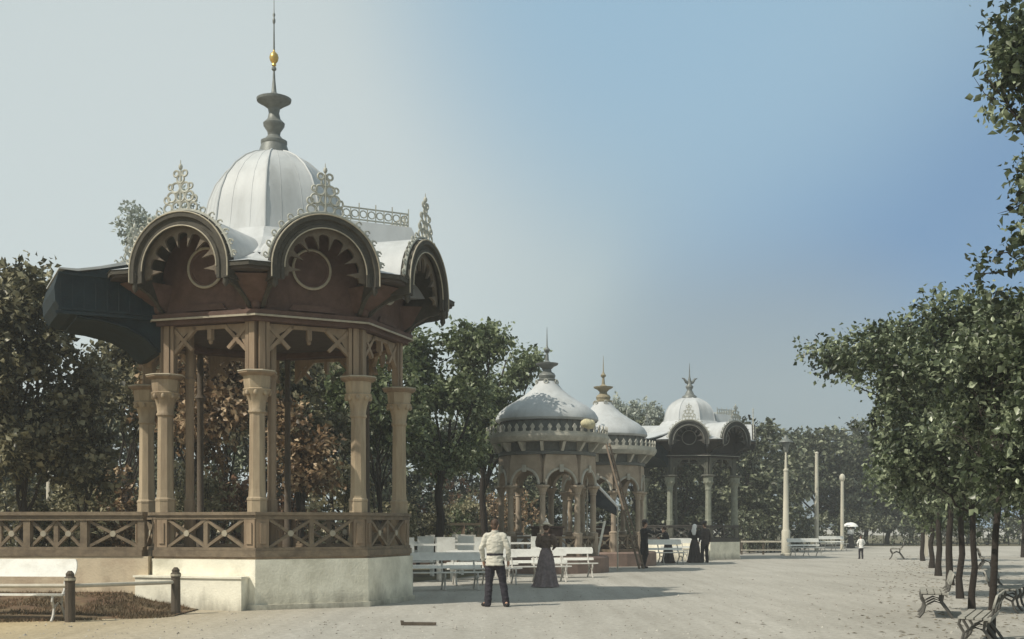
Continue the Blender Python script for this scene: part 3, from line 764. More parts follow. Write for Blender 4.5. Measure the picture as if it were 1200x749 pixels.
    for k in range(6):
        a=2*pi*k/6; s.torus(Vector(V(a,.40,6.57)),.07,.02,Vector((cos(a),sin(a),0)),Vector((0,0,1)),12,5)
    s.build('dome_scroll',M['crest'],root)
    # counter inside
    k=MB(); k.lathe([(.55,.56),(.55,1.5),(.62,1.52),(.62,1.58)],16,0,0,0,False); k.build('counter',M['timber_red'],root)
    return root
kiosk=make_kiosk(); kl=GZ(641,41.5)
tag(kiosk,'nearer round kiosk with white concave dome and arches, grey spired finial, next to the ladders','kiosk','round domed kiosks')
k2=copy_tree(kiosk); k2.location=GZ(707,48.5); k2.rotation_euler.z=rad(10)
tag(k2,'farther round kiosk half hidden behind the nearer one, yellowish finial','kiosk')
kiosk.location=kl; kiosk.rotation_euler.z=rad(-7)
for c in kids(k2):
    if c.name.startswith('finial'):
        c.data=c.data.copy(); c.data.materials[0]=mat('faded_yellow_paint',(.27,.235,.16),.6,.25,8,.2); c['label']='yellowish finial'

# small things on kiosk: pale sack on cornice, little owl-like vent finial
b=MB(); b.ball((0,0,.17),(.32,.24,.2),14,10); b.ball((.17,.02,.2),(.2,.18,.2),12,8); b.ball((-.15,0,.13),(.2,.2,.16),12,8)
o=b.build('sack',mat('yellowish_sack',(.50,.46,.30),.9,.3,7,.6)); o.location=GZ(687,39.75)+Vector((0,0,4.86)); o.scale=(.72,.72,.8); o.rotation_euler=(.2,.35,.3)
tag(o,'pale yellow sack lying on the cornice of the nearer kiosk','sack')
# canvas awning flap between the kiosks
aw=empty('awning',GZ(706,42.3))
c=MB(); n=8; vs=[];fs=[]
for i in range(n+1):
    for j in range(n+1):
        u,v=i/n,j/n
        x=-.50+u*1.0; z=3.35-u*1.05-v*(.95-.6*u)-.08*sin(v*pi)*sin(u*pi); y=.15*sin(u*5+v*3)*v-v*.1
        vs.append((x,y,z))
for i in range(n):
    for j in range(n):
        a=i*(n+1)+j; fs.append((a,a+n+1,a+n+2,a+1))
c.add(vs,fs,True); me=c.build('canvas',M['canvas'],aw); me.modifiers.new('thick','SOLIDIFY').thickness=.012
c=MB(); c.tube([(-.54,-.02,3.40),(.54,-.02,2.26)],.05,6); c.build('pale_roll',M['cloth_white'],aw)
c=MB(); c.tube([(-.54,.02,0),(-.54,.02,3.5)],.03,8); c.build('pole',M['pale_post'],aw)
c=MB(); c.tube([(.54,.02,0),(.54,.02,2.3)],.025,8); c.build('pole',M['pale_post'],aw)
tag(aw,'dark canvas awning with a white rolled edge slung beside the nearer kiosk','awning')

def ladder(name,A,B,w,m,rungs,label,cat):
    A,B=Vector(A),Vector(B); root=empty(name,A); d=B-A; dn=d.normalized()
    side=Vector((dn.y,-dn.x,0));
    if side.length<.05: side=Vector((1,0,0))
    side=Vector(w).normalized(); W=Vector(w).length
    for s in (-.5,.5):
        b=MB(); b.bar(side*W*s,d+side*W*s*.75,.04,.07,side.cross(dn)); b.build('rail',m,root)
    b=MB()
    for k in range(rungs):
        t=(k+.6)/rungs; c=d*t; ww=W*.5*(1-.25*t)
        b.tube([c-side*ww,c+side*ww],.022,6)
    b.build('rungs',m,root)
    return tag(root,label,cat)
ladder('ladder',GZ(752,44.2),GZ(712,45.6)+Vector((0,0,4.75)),(.20,.32,0),M['ladder'],15,'long brown ladder leaning up to the roofs of the kiosks','ladder')
# step ladder
def stepladder():
    r=empty('step_ladder',GZ(698,42.0))
    for x0,x1 in ((-.18,.08),(.20,.36)):
        pass
    f=MB()
    f.bar((-.08,-.3,0),(.32,.0,1.75),.08,.09,(0,1,0)); f.build('rail',M['ladder_pale'],r)
    f=MB(); f.bar((-.42,.0,.0),(.0,.1,1.75),.08,.09,(0,1,0)); f.build('rail',M['ladder_pale'],r)
    f=MB()
    for t in (.15,.33,.5,.67,.85,.98):
        a=Vector((-.08,-.3,0)).lerp(Vector((.32,0,1.75)),t); b=Vector((-.42,0,0)).lerp(Vector((0,.1,1.75)),t)
        f.bar(a,b,.12,.03)
    f.build('treads',M['ladder_pale'],r)
    return tag(r,'short white step ladder standing against the plinth between the kiosks','ladder')
stepladder()

# ------------------------------------------------------------------ benches
def make_bench(L=1.9, back=.92, wood='white_wood', iron='pale_iron', board=.2, nlegs=3):
    root=empty('park_bench',(0,0,0))
    m=M[wood]
    s=MB()
    for k in range(4):
        y=-.22+k*.115; s.box(-L/2,L/2,y,y+.095,.43-.006*k,.46-.006*k)
    s.build('seat',m,root)
    b=MB()
    nb=2 if board<.3 else 1
    n=10
    def board_(z0,z1,yo):
        # rounded ends
        pts=[]; h=(z1-z0)/2; 
        for i in range(9): a=-pi/2+pi*i/8; pts.append((L/2-h*.4+cos(a)*h*.4, (z0+z1)/2+sin(a)*h))
        for i in range(9): a=pi/2+pi*i/8; pts.append((-L/2+h*.4+cos(a)*h*.4, (z0+z1)/2+sin(a)*h))
        q=len(pts); tilt=.28
        f=lambda z,o: .20+yo+(z-.45)*tilt+o
        b.add([(x,f(z,0),z) for x,z in pts]+[(x,f(z,.03),z) for x,z in pts],[list(range(q))[::-1],list(range(q,2*q))]+[(i,(i+1)%q,q+(i+1)%q,q+i) for i in range(q)])
    board_(back-board,back,0)
    if board<.3: board_(back-board-.2,back-board-.12,0)
    b.build('backrest',m,root)
    for i in range(nlegs):
        x=-L/2+.18+(L-.36)*i/(nlegs-1); f=MB()
        pts=[(x,-.26,0),(x,-.18,.10),(x,-.15,.22),(x,-.22,.34),(x,-.20,.43)]
        f.tube(pts,.025,6)
        pts=[(x,.30,0),(x,.22,.12),(x,.12,.26),(x,.14,.4),(x,.24,.5),(x,.26,.62),(x,.24+(back-.45)*.28,back-.04)]
        f.tube(pts,.025,6)
        f.bar((x,-.2,.42),(x,.16,.415),.04,.03); f.tube([(x,-.15,.22),(x,0,.30),(x,.12,.26)],.018,6)
        f.build('leg_frame',M[iron],root)
    return root
b0=make_bench(2.0,.93,iron='pale_iron',board=.2)
bl=make_bench(2.2,1.03,board=.301,nlegs=2)
bl.name='park_bench'
def bench(src,loc,rz,label,group,sc=1,first=[True]):
    o=src if not src.get('label') else copy_tree(src)
    o.location=loc; o.rotation_euler.z=rz; o.scale=(sc,)*3
    return tag(o,label,'bench',group)
TH=atan2(.32,1)                      # direction of the promenade, clockwise from +y
g1='white benches in front of the kiosks'
bench(b0,GZ(520,29.6)+Vector((0,0,0)),rad(14),'white bench nearest the bandstand plinth, left of the man in the white shirt',g1)
bench(b0,GZ(568,32.3),rad(14),'white bench partly hidden by the man in the white shirt',g1)
bench(b0,GZ(628,33.9),rad(14),'white bench between the white shirted man and the woman in the long skirt',g1)
bench(b0,GZ(662,36.6),rad(14),'white bench behind the woman in the long skirt, by the kiosk plinth',g1)
g2='white benches by the distant bandstand'
bench(b0,GZ(775,49.5),rad(20),'white bench right of the pointing man in black',g2,1.1)
bench(b0,GZ(803,54.0),rad(20),'white bench in front of the distant bandstand plinth, left of the white scarf',g2,1.1)
# tall slatted settles further in
def make_settle():
    root=empty('garden_settle',(0,0,0)); L=1.7
    s=MB(); s.box(-L/2,L/2,-.26,.2,.44,.48); s.build('seat',M['white_wood'],root)
    b=MB()
    for k,(x0,x1) in enumerate(((-L/2,-.33),(.33,L/2))): b.box(x0,x1,.2,.235,.62,1.26)
    b.box(-.328,.328,.205,.23,1.02,1.08); b.box(-.328,.328,.205,.23,.62,.74); b.build('backrest',M['white_wood'],root)
    for x in (-L/2+.08,L/2-.08):
        f=MB(); f.box(x-.035,x+.035,-.24,-.17,0,.438); f.box(x-.035,x+.035,.24,.31,0,1.2); f.build('leg',M['white_wood'],root)
    return root
st=make_settle(); sg='white high backed settles'
def settle(loc,label):
    o=st if not st.get('label') else copy_tree(st)
    o.location=loc; o.rotation_euler.z=rad(12); tag(o,label,'settle',sg)
for px,Z,l in ((500,34.0,'white high backed settle just right of the bandstand, front row'),(545,35.2,'white high backed settle in front of the twin trunked tree'),
               (612,37.2,'white high backed settle between the man and the woman, before the kiosk arches'),
               (478,37.6,'white high backed settle half hidden by the corner of the bandstand plinth'),(568,39.0,'white high backed settle directly behind the white shirted man'),(636,41.0,'white high backed settle at the foot of the nearer kiosk, behind the woman'),
               (556,46.5,'white high backed settle furthest back, left of the man'),(600,43.0,'white high backed settle in the back row right of the man'),
               (488,42.0,'white high backed settle in the back row close to the bandstand corner'),(532,44.0,'white high backed settle in the back row below the round bush')):
    settle(GZ(px,Z),l)
# left foreground bench
bench(bl,Vector((-8.55,20.15,.0)),rad(-4),'white bench with a broad rounded back board at the left edge by the low rail','foreground bench')
# right side promenade benches (side views)
g3='white benches under the avenue trees'
ang=-TH-pi/2
def prom(Z,lat): return Vector((lat+Z*.32,Z,0))
M['shaded_wood']=mat('shaded_bench_wood',(.33,.32,.28),.7,.25,6,.3,dirt=(.17,.16,.14),dirt_amt=.7)  # tree shade put into the wood colour, plus random weathered patches
b3=make_bench(1.8,.78,wood='shaded_wood',iron='iron',board=.2)
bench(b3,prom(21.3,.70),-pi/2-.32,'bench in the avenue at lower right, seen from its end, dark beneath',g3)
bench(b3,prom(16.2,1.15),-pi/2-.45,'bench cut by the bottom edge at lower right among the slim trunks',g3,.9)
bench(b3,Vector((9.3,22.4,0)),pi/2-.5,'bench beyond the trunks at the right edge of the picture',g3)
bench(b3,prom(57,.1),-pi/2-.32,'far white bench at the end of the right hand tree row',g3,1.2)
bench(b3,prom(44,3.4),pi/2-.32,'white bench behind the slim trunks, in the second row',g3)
g4='white benches past the lamp post'
bench(b0,Vector((0,0,0))+GZ(945,62.5),rad(22),'white bench just right of the tall lamp post',g4,1.0)
bench(b0,GZ(977,76),rad(22),'white bench between the two plain poles',g4,1.0)

# ------------------------------------------------------------------ posts, rail, lamp, poles
def low_rail():
    root=empty('low_rail_barrier',G(206,720)); A=G(82,729); B=G(206,720)
    for p in (A,B):
        q=p-B; b=MB(); b.lathe([(.085,-.05),(.08,.66),(.09,.68),(.09,.74),(.065,.76),(.07,.80),(.03,.85)],10,q.x,q.y,0,False)
        post=b.build('post',M['post_wood'],root)
        k=MB(); k.lathe([(.094,.69),(.094,.73)],10,q.x,q.y,0,False); k.build('band',M['bead'],post)
    q=A-B; b=MB(); e=q*1.35
    b.tube([(0,0,.58),(q.x,q.y,.60)],.035,8)
    b.tube([(q.x,q.y,.60),(q.x-5,q.y-.3,.60)],.035,8)
    b.build('rail',M['pale_post'],root)
    return root
tag(low_rail(),'two short dark posts joined by a pale rail in front of the left bed','barrier')
# far low rail by lamp
def far_rail():
    A=G(868,650); B=G(921,650); root=empty('low_fence',A); d=B-A
    for t in (0.02,.5,.98):
        q=d*t; b=MB(); b.box(q.x-.05,q.x+.05,q.y-.05,q.y+.05,0,.85); b.build('post',M['post_wood'],root)
    b=MB(); b.bar(Vector((0,-.07,.72)),d+Vector((0,-.07,.72)),.05,.09); b.bar(Vector((0,-.07,.25)),d+Vector((0,-.07,.25)),.04,.05); b.build('rail',M['pale_post'],root)
    return root
tag(far_rail(),'low pale railed fence running from the distant bandstand to the lamp post','fence')
def lamp_post():
    root=empty('lamp_post',G(921,651))
    b=MB(); b.lathe([(.30,0),(.30,.08),(.24,.12),(.235,1.3),(.2,1.36),(.17,1.4),(.12,4.5),(.14,4.52),(.14,4.6),(.08,4.65),(.06,5.2),(.05,5.55)],12); b.build('post',M['lamp_post'],root)
    b=MB(); b.bar((-.85,0,5.95),(.2,0,5.95),.035,.035); b.tube([(-.85,0,5.95),(-.85,0,5.75)],.02,6); b.build('cross_arm',M['grey_metal'],root)
    b=MB(); b.lathe([(.08,5.55),(.12,5.62),(.20,6.02),(.2,6.05)],8,0,0,0,False); lan=b.build('lantern',M['grey_metal'],root)
    b=MB(); b.lathe([(.38,6.06),(.36,6.11),(.2,6.2),(.12,6.3),(.1,6.4),(.02,6.46)],16); b.build('shade',M['grey_metal'],lan)
    return root
tag(lamp_post(),'tall pale lamp post with a flat topped lantern right of the distant bandstand','lamp post')
for px,Z,h,lab in ((957,74,6.1,'taller plain pale pole right of the lamp post'),(987,80,4.9,'shorter plain pale pole close to the white parasol')):
    b=MB(); b.lathe([(.13,0),(.12,h*.4),(.10,h-.05),(.12,h-.04),(.12,h+.02),(.03,h+.08)],10)
    if h<6: b.ball((0,0,h-.1),(.2,.2,.28),8,6)
    o=b.build('pole',M['lamp_post']); o.location=GZ(px,Z); tag(o,lab,'pole','plain pale poles')
b=MB(); b.box(-.12,.12,-.12,.12,0,1.2); b.box(-.15,.15,-.15,.15,1.2,1.27); o=b.build('marker_post',M['pale_post']); o.location=GZ(1084,62); tag(o,'short white square post at the far end of the tree row','post')
b=MB(); b.hexa([(-.26,-.04,0),(.26,-.03,0),(.26,.05,0),(-.26,.04,0),(-.26,-.04,.05),(.26,-.03,.045),(.26,.05,.045),(-.26,.04,.05)]); b.hexa([(-.30,-.03,.0),(-.262,-.03,0),(-.262,.03,0),(-.30,.03,0),(-.31,-.03,.075),(-.262,-.03,.07),(-.262,.03,.07),(-.31,.03,.075)])
o=b.build('plank',M['post_wood']); o.location=G(492,733)+Vector((0,0,.004)); o.rotation_euler.z=rad(-3); tag(o,'small dark piece of board lying on the sandy ground','board')

# background balustrade and pale garden posts, seen through the bandstand
def back_fence():
    A=GZ(395,47.5); B=GZ(612,50.5); root=empty('garden_balustrade',A); d=B-A; L=d.length; n=6
    for k in range(n+1):
        q=d*(k/n); b=MB(); b.box(q.x-.08,q.x+.08,q.y-.08,q.y+.08,0,1.72); b.build('post',M['timber'],root)
        if k<n: x_panel(root,q+d.normalized()*.1,d*((k+1)/n)-d.normalized()*.1,1.0,1.55,2,M['rail'])
    b=MB(); b.bar(Vector((0,0,1.66)),d+Vector((0,0,1.66)),.2,.1); b.bar(Vector((0,0,.93)),d+Vector((0,0,.93)),.2,.12); b.build('rail',M['rail'],root)
    b=MB(); b.bar(Vector((0,.02,.42)),d+Vector((0,.02,.42)),.12,.84); b.build('base_wall',M['redplinth'],root)
    return root
tag(back_fence(),'brown crossed balustrade far behind the white settles','balustrade')
for k,(px,Z,h,l) in enumerate(((369,40,3.4,'pale slim post seen through the right bay of the bandstand'),(58,38,3.5,'pale slim post among the trees at far left'),(278,43,3.2,'pale slim post seen through the left bay of the bandstand'))):
    b=MB(); b.lathe([(.14,0),(.12,.3),(.09,h-.1),(.13,h-.08),(.13,h)],10); o=b.build('garden_post',M['pale_post']); o.location=GZ(px,Z); tag(o,l,'post','pale garden posts')

# ------------------------------------------------------------------ trees
def foliage(name, blobs, n_tw, per, leaf, seed, mat_, parent, twig=.6, thr=-.12, nscale=.55, tris=True, droop=.2):
    rs=np.random.RandomState(seed)
    W=np.array([b[6] if len(b)>6 else b[3]*b[4]*b[5] for b in blobs]); W=W/W.sum()
    C=[];D=[]
    cnt=0;tries=0
    off=rs.rand(3)*50
    while cnt<n_tw and tries<n_tw*6:
        tries+=1
        b=blobs[rs.choice(len(blobs),p=W)]
        d=rs.randn(3); d/=np.linalg.norm(d)
        r=rs.rand()**(1/2.6)
        p=np.array(b[:3])+d*r*np.array(b[3:6])
        if noise.noise(Vector(p*nscale+off))<thr+ .25*(rs.rand()-.5): continue
        C.append(p); dd=d+rs.randn(3)*.6; dd[2]-=droop*rs.rand(); D.append(dd/np.linalg.norm(dd)); cnt+=1
    C=np.array(C);D=np.array(D); n=len(C)*per
    c=np.repeat(C,per,0); d=np.repeat(D,per,0)
    t=rs.rand(n,1)
    base=c+d*(t-.5)*twig+rs.randn(n,3)*twig*.14
    ax=d*.8+rs.randn(n,3)*.75; ax[:,2]-=.15; ax/=np.linalg.norm(ax,axis=1,keepdims=True)
    nn=rs.randn(n,3)*.8+np.array([0,0,.75]); sd=np.cross(ax,nn); sd/=np.linalg.norm(sd,axis=1,keepdims=True)
    nn=np.cross(sd,ax)
    s=leaf*(.45+1.05*rs.rand(n,1)**1.3); w=s*(.24+.18*rs.rand(n,1))
    v0=base; v1=base+ax*s*.5+sd*w+nn*s*.12; v2=base+ax*s-nn*s*.08; v3=base+ax*s*.5-sd*w+nn*s*.12
    V=np.stack([v0,v1,v2,v3],1).reshape(-1,3)
    me=bpy.data.meshes.new(name)
    i=np.arange(n)*4
    if tris:
        F_=np.stack([i,i+1,i+2,i,i+2,i+3],1).reshape(-1,3); k=3
    else:
        F_=np.stack([i,i+1,i+2,i+3],1); k=4
    me.vertices.add(len(V)); me.vertices.foreach_set('co',V.ravel())
    me.loops.add(F_.size); me.loops.foreach_set('vertex_index',F_.ravel().astype(np.int32))
    me.polygons.add(len(F_)); me.polygons.foreach_set('loop_start',(np.arange(len(F_))*k).astype(np.int32)); me.polygons.foreach_set('loop_total',np.full(len(F_),k,np.int32))
    me.update(calc_edges=True); me.validate()
    return link(name,me,mat_,parent)

def wig(a,b,n,amp,rs):
    a,b=Vector(a),Vector(b); out=[]
    for i in range(n+1):
        t=i/n; p=a.lerp(b,t)
        if 0<i<n: p+=Vector((rs.uniform(-1,1),rs.uniform(-1,1),rs.uniform(-.5,.5)))*amp
        out.append(p)
    return out
def tree(loc, trunk_h, r, blobs, mat_, leaf, n_tw, per, seed, label, group=None, name='tree', lean=(0,0), twig=.6, thr=-.12, tris=True, limbs=None, nscale=.55, cat='tree'):
    rs=random.Random(seed)
    root=empty(name,loc)
    t=MB(); top=Vector((lean[0],lean[1],trunk_h))
    pts=wig((0,0,-.1),top,5,r*.5,rs)
    hi=max(b[2] for b in blobs)
    t.tube(pts,[r*(1.35 if i==0 else 1.05-.35*i/5) for i in range(6)],10)
    for b in blobs:
        if limbs is not None and rs.random()>limbs: continue
        e=Vector(b[:3]); rr=r*.42
        st=pts[-1] if rs.random()<.6 else pts[-2]
        pp=wig(st,e,5,.05*(e-st).length,rs)
        t.tube(pp,[rr*(1-.8*i/5) for i in range(6)],6)
        for k in range(3):
            e2=e+Vector((rs.uniform(-1,1)*b[3],rs.uniform(-1,1)*b[4],rs.uniform(-.4,1)*b[5]))*.8
            t.tube(wig(pp[3+k%3],e2,3,.05,rs),[rr*.35,rr*.26,rr*.16,rr*.06],5)
    t.build('trunk',M['bark'],root)
    foliage('crown',blobs,n_tw,per,leaf,seed,M[mat_],root,twig,thr,nscale,tris)
    return tag(root,label,cat,group)
def rblobs(seed,n,R,H,z0,br=(.9,1.4)):
    rs=random.Random(seed); out=[]
    for i in range(n):
        t=rs.random(); z=z0+H*t
        rr=R*sqrt(max(.15,1-(2*t-.85)**2*.9)); a=rs.random()*6.28; q=rr*sqrt(rs.random())
        s=rs.uniform(*br); out.append((q*cos(a),q*sin(a),z,s,s,s*.75))
    return out
ga='trees of the right hand avenue'
# nearest avenue tree: bare lower trunk at the right edge, high loose branches at top right
tree(prom(15.3,2.05),5.2,.085,[(-.45,0,7.3,.5,.6,.4),(-.1,0,7.65,.6,.6,.5),(-.85,.1,7.4,.22,.2,.10),(-.15,0,6.75,.4,.5,.3),(-.1,0,6.1,.35,.5,.35),(-.38,0,5.75,.3,.5,.28),(-.15,0,5.3,.5,.6,.35),(-.55,0,5.05,.4,.4,.2),(-.85,.1,4.85,.25,.3,.14),(.0,.4,4.5,.6,.8,.5),(.4,.3,3.6,.6,.8,.5),(-.2,.1,3.9,.45,.5,.4),(.6,0,6.6,.7,1.,1.2),(-.15,.3,3.0,.5,.6,.5),(.2,.2,2.4,.5,.6,.4),(-.25,0,8.0,.6,.5,.3),(.75,0,5.0,.6,.8,.6),(.85,.2,5.8,.6,.8,.5),(.5,.5,5.4,.5,.6,.5)],
     'leaf_oak',.105,1500,16,11,'nearest avenue tree at the right edge with loose high branches',ga,name='avenue_tree',lean=(.9,0),twig=.42,thr=-.3,nscale=.9)
tree(prom(16.9,1.36),2.5,.055,[(.3,.3,3.4,.8,.8,.6),(.6,.2,4.3,.7,.8,.6),(-.3,.3,3.0,.5,.6,.35),(.9,.5,3.0,.6,.6,.5),(.1,.2,2.45,.6,.6,.35),(0,-.6,3.1,.7,.5,.5),(.25,-.6,2.35,.7,.5,.35),(-.15,-.5,3.9,.6,.5,.4),(.5,-.5,4.3,.6,.5,.4),(.7,.4,2.3,.6,.6,.35),(-.2,.3,3.7,.5,.5,.4)],'leaf_oak',.105,1100,15,12,'second avenue tree with a slim trunk reaching the bottom edge at right',ga,name='avenue_tree',lean=(.15,.0),thr=-.1,nscale=.9)
tree(prom(21.2,1.38),2.3,.062,[(-.4,0,3.3,1.,1.,.6),(.5,.2,4.2,1.,1.,.8),(-1.1,-.2,4.3,.9,.9,.5),(-.3,0,5.2,.9,.9,.45),(.9,0,3.1,.9,.9,.6),(-1.75,-.2,4.75,.65,.6,.3),(-1.0,.3,2.7,.6,.6,.4),(.6,.2,5.3,.7,.8,.5),(-.2,.2,2.4,.8,.8,.4),(.7,.2,2.3,.8,.8,.4),(1.3,.3,4.2,.8,.8,.7)],
     'leaf_oak',.11,1350,15,13,'third avenue tree from the right edge, long leafy branches pointing left',ga,name='avenue_tree',lean=(.05,0),thr=-.06,nscale=.9)
tree(prom(26.2,1.45),2.6,.075,[(-.5,0,3.2,1.2,1.,.7),(.5,.2,4.4,1.2,1.,.8),(-1.5,-.2,4.5,1.,.9,.5),(-.9,0,5.6,1.1,.9,.5),(1.0,0,3.4,.9,.9,.7),(-2.5,-.2,5.2,.9,.7,.3),(-3.05,-.1,5.45,.5,.4,.22),(-1.6,.3,5.75,.6,.6,.3),(.4,.2,5.7,.9,.8,.5),(-1.9,0,3.9,.7,.6,.3),(-.5,.2,2.5,1.,.9,.4),(.8,.2,2.4,.9,.9,.4),(-1.4,.2,3.1,.7,.7,.4)],
     'leaf_oak',.115,1500,15,14,'fourth avenue tree with its branches reaching furthest left against the sky',ga,name='avenue_tree',thr=-.06,nscale=.9)
for k,(Z,lat,l) in enumerate(((32,1.5,'fifth avenue tree, slim double looking trunk behind the first benches'),(38,1.4,'sixth avenue tree with low dark crown over the far bench'),(45,1.4,'seventh avenue tree, dark low crown near the white post'),(54,1.3,'last tree of the near avenue row, beside the far bench'))):
    bl_=rblobs(30+k,10,1.8,3.2,2.1,(.8,1.2))
    tree(prom(Z,lat),2.3,.10,bl_,'leaf_oak' if k<2 else 'leaf_mid',.19,430,11,40+k,l,ga,name='avenue_tree',thr=-.12)
for k,(Z,lat,l) in enumerate(((24,5.6,'second row avenue tree right of the near trunks'),(33,6.0,'second row avenue tree behind the slim trunks'),(44,6.3,'second row avenue tree in the deep shade at right'),(60,6.5,'second row avenue tree furthest back at right'))):
    tree(prom(Z,lat),2.2,.12,rblobs(60+k,10,2.0,3.8,2.2,(.9,1.4)),'leaf_oak',.2,420,10,70+k,l,ga,name='avenue_tree',thr=-.15)
# twin tree right of the bandstand
tree(GZ(515,39),3.2,.16,[(.2,0,4.2,1.5,1.5,.9),(-.7,.2,5.4,1.2,1.4,1.),(.6,0,5.7,1.1,1.2,1.),(.0,0,6.9,1.2,1.2,.8),(1.0,0,7.5,1.1,1.1,.7),(-.8,0,7.2,.9,1,.8),(1.7,0,7.7,.8,.8,.4),(-.6,0,4.0,1.,1.,.6)],'leaf_mid',.17,1150,13,21,'broad leafy tree with a dark trunk just right of the bandstand','trees behind the benches',name='broadleaf_tree',thr=-.13)
tree(GZ(566,45.5),3.4,.15,[(.0,0,4.6,1.0,1.3,.8),(.4,0,5.8,1.2,1.2,.9),(-.5,.2,6.4,1.2,1.4,1.),(1.2,0,7.3,.7,.9,.5),(1.9,0,7.8,.5,.7,.4),(.9,0,7.9,.9,.9,.6),(.0,.5,7.9,.8,.8,.5)],'leaf_mid',.17,850,13,22,'leafy tree with a stout trunk behind the white shirted man, next to the kiosk','trees behind the benches',name='broadleaf_tree',thr=-.13)
# left trees
gl='trees at the left'
tree(GZ(28,28.5),2.2,.12,[(0,0,3.6,1.3,1.3,.9),(-.6,0,4.8,1.1,1.1,.8),(.3,0,5.6,.9,1,.8),(.2,0,7.2,.7,.7,.7),(-.4,0,7.0,.8,.8,.9),(.4,0,6.4,.8,.8,.7),(.9,0,4.0,.8,.8,.8),(-1.,0,6.0,1,1,1)],'leaf_olive',.17,950,13,23,'glossy leaved tree at the left edge reaching the porch canopy',gl,name='broadleaf_tree',thr=-.12,nscale=.8)
tree(GZ(98,29.0),1.9,.08,[(0,0,3.5,.9,1,.8),(.2,0,4.6,.8,.8,.7),(-.1,.4,5.5,.8,.8,.6),(-.5,0,4.1,.8,.8,.7),(.1,0,2.7,.7,.7,.5)],'leaf_olive',.16,480,13,24,'small tree with a thin bent stem left of the porch column',gl,name='broadleaf_tree',thr=-.12,nscale=.8)
tree(GZ(-30,27.5),2.0,.12,[(0,0,3.6,1.2,1.2,1.),(0,0,5.2,1.2,1.2,1.),(.3,0,6.6,.8,.8,.7)],'leaf_olive',.17,520,13,25,'tree partly cut off by the left edge behind the bench',gl,name='broadleaf_tree',thr=-.12)
# trees seen through the bandstand
gb='trees seen through the bandstand'
spots=[(150,34,'leaf_olive',3.0,'dark tree between the two left bandstand columns'),(225,33,'leaf_warm',2.7,'warm toned reddish tree seen in the left bay of the bandstand'),(262,38,'leaf_olive',3.3,'tall dark tree behind the left bay of the bandstand'),
       (350,34.5,'leaf_olive',2.9,'dark tree with a stout trunk seen in the right bay of the bandstand'),(388,39,'leaf_olive',3.4,'tree close to the right bay column of the bandstand'),(445,37,'leaf_mid',3.2,'tree seen in the narrow side bay of the bandstand'),(310,43,'leaf_olive',3.6,'deep background tree behind the middle column'),(200,44,'leaf_olive',3.6,'deep background tree behind the corner column')]
for k,(px,Z,mm,zz,l) in enumerate(spots):
    tree(GZ(px,Z),2.6,.17 if k==3 else .09,rblobs(90+k,12 if zz>3.5 else 9,1.2,2.8 if zz<3.5 else 4.6,zz+1.0,(.8,1.2)),mm,.18,560,11,100+k,l,gb,name='broadleaf_tree',thr=-.16)
# sunlit low leaves within the bays
tree(GZ(352,32.6),1.8,.05,[(0,0,3.8,1.0,.5,.35),(-.5,0,4.6,.5,.5,.45),(.2,0,3.0,1.,.5,.35)],'leaf_warm',.17,240,12,130,'small tree with pale sunlit leaves in the right bay of the bandstand',gb,name='broadleaf_tree',thr=-.1)
# tall pale tree behind dome
tree(GZ(215,62),10,.2,[(-1,0,16.2,2.0,1.5,1.4),(.6,0,18.6,1.0,1,1.0),(2.0,0,17.4,1.1,1,1.0),(-2.7,0,17.3,.7,1,1.2),(.4,0,16.4,2.4,1,1.5),(2.6,0,15.6,1,1,1)],'leaf_hazed',.22,520,10,140,'tall pale feathery tree rising behind the gable at left','trees beyond the roofs',name='tall_tree',thr=-.02,nscale=.5)
tree(GZ(745,85),6,.2,[(0,0,9.3,2.2,1.5,1.2),(-1.6,0,10.5,.8,1,.5),(1.8,0,8.8,1.3,1,1.0)],'leaf_hazed',.26,300,10,141,'pale distant tree peeping between the kiosk dome and the far bandstand','trees beyond the roofs',name='tall_tree',thr=.0)
# bushes
def bush(loc,r,h,mat_,leaf,n,seed,label,group,stem=.25):
    root=empty('bush',loc); rs=random.Random(seed)
    b=MB()
    for k in range(7):
        a=rs.random()*6.28; b.tube([(0,0,-.05),(cos(a)*r*.3,sin(a)*r*.3,h*.4),(cos(a)*r*.6,sin(a)*r*.6,h*.8)],[.03,.02,.006],5)
    b.build('stems',M['bark'],root)
    bl=[(rs.uniform(-.5,.5)*r,rs.uniform(-.5,.5)*r,h*rs.uniform(.35,.65),r*rs.uniform(.45,.7),r*rs.uniform(.45,.7),h*rs.uniform(.3,.4)) for k in range(6)]
    foliage('foliage',bl,n,10,leaf,seed,M[mat_],root,.3,-.2,.8)
    return tag(root,label,'bush',group)
gbush='bushes behind the bandstand'
bs=[(75,32,1.3,1.9,'flower','bush with pale blossom under the left trees'),(20,31,1.2,1.7,'leaf_olive','dark bush under the tree at the left edge'),(120,33,1.0,2.0,'leaf_warm','warm toned bush beside the bent stem tree'),(235,36,1.1,2.1,'flower','pale blossoming bush in the left bay of the bandstand'),(290,37,1.1,1.8,'red_flower','reddish bush behind the middle bandstand column'),
    (345,39,1.1,2.1,'red_flower','reddish flowering bush below the right bay trees'),(395,37,1.2,2.3,'flower','pale blossoming bush in the right bay of the bandstand'),(450,41,1.2,2.2,'flower','pale blossoming bush in the narrow side bay'),(490,47,1.3,2.6,'leaf_olive','dark bush beyond the settles beside the bandstand'),
    (180,36,1.1,1.9,'leaf_olive','dark bush behind the corner column'),(505,60,2.0,4.5,'red_flower','tall reddish shrub behind the garden balustrade'),(590,60,1.8,4.2,'leaf_warm','tall warm shrub left of the nearer kiosk'),(545,62,1.8,3.6,'flower','pale shrub beyond the round bush'),(460,62,2,4,'leaf_warm','tall warm shrub right of the narrow side bay')]
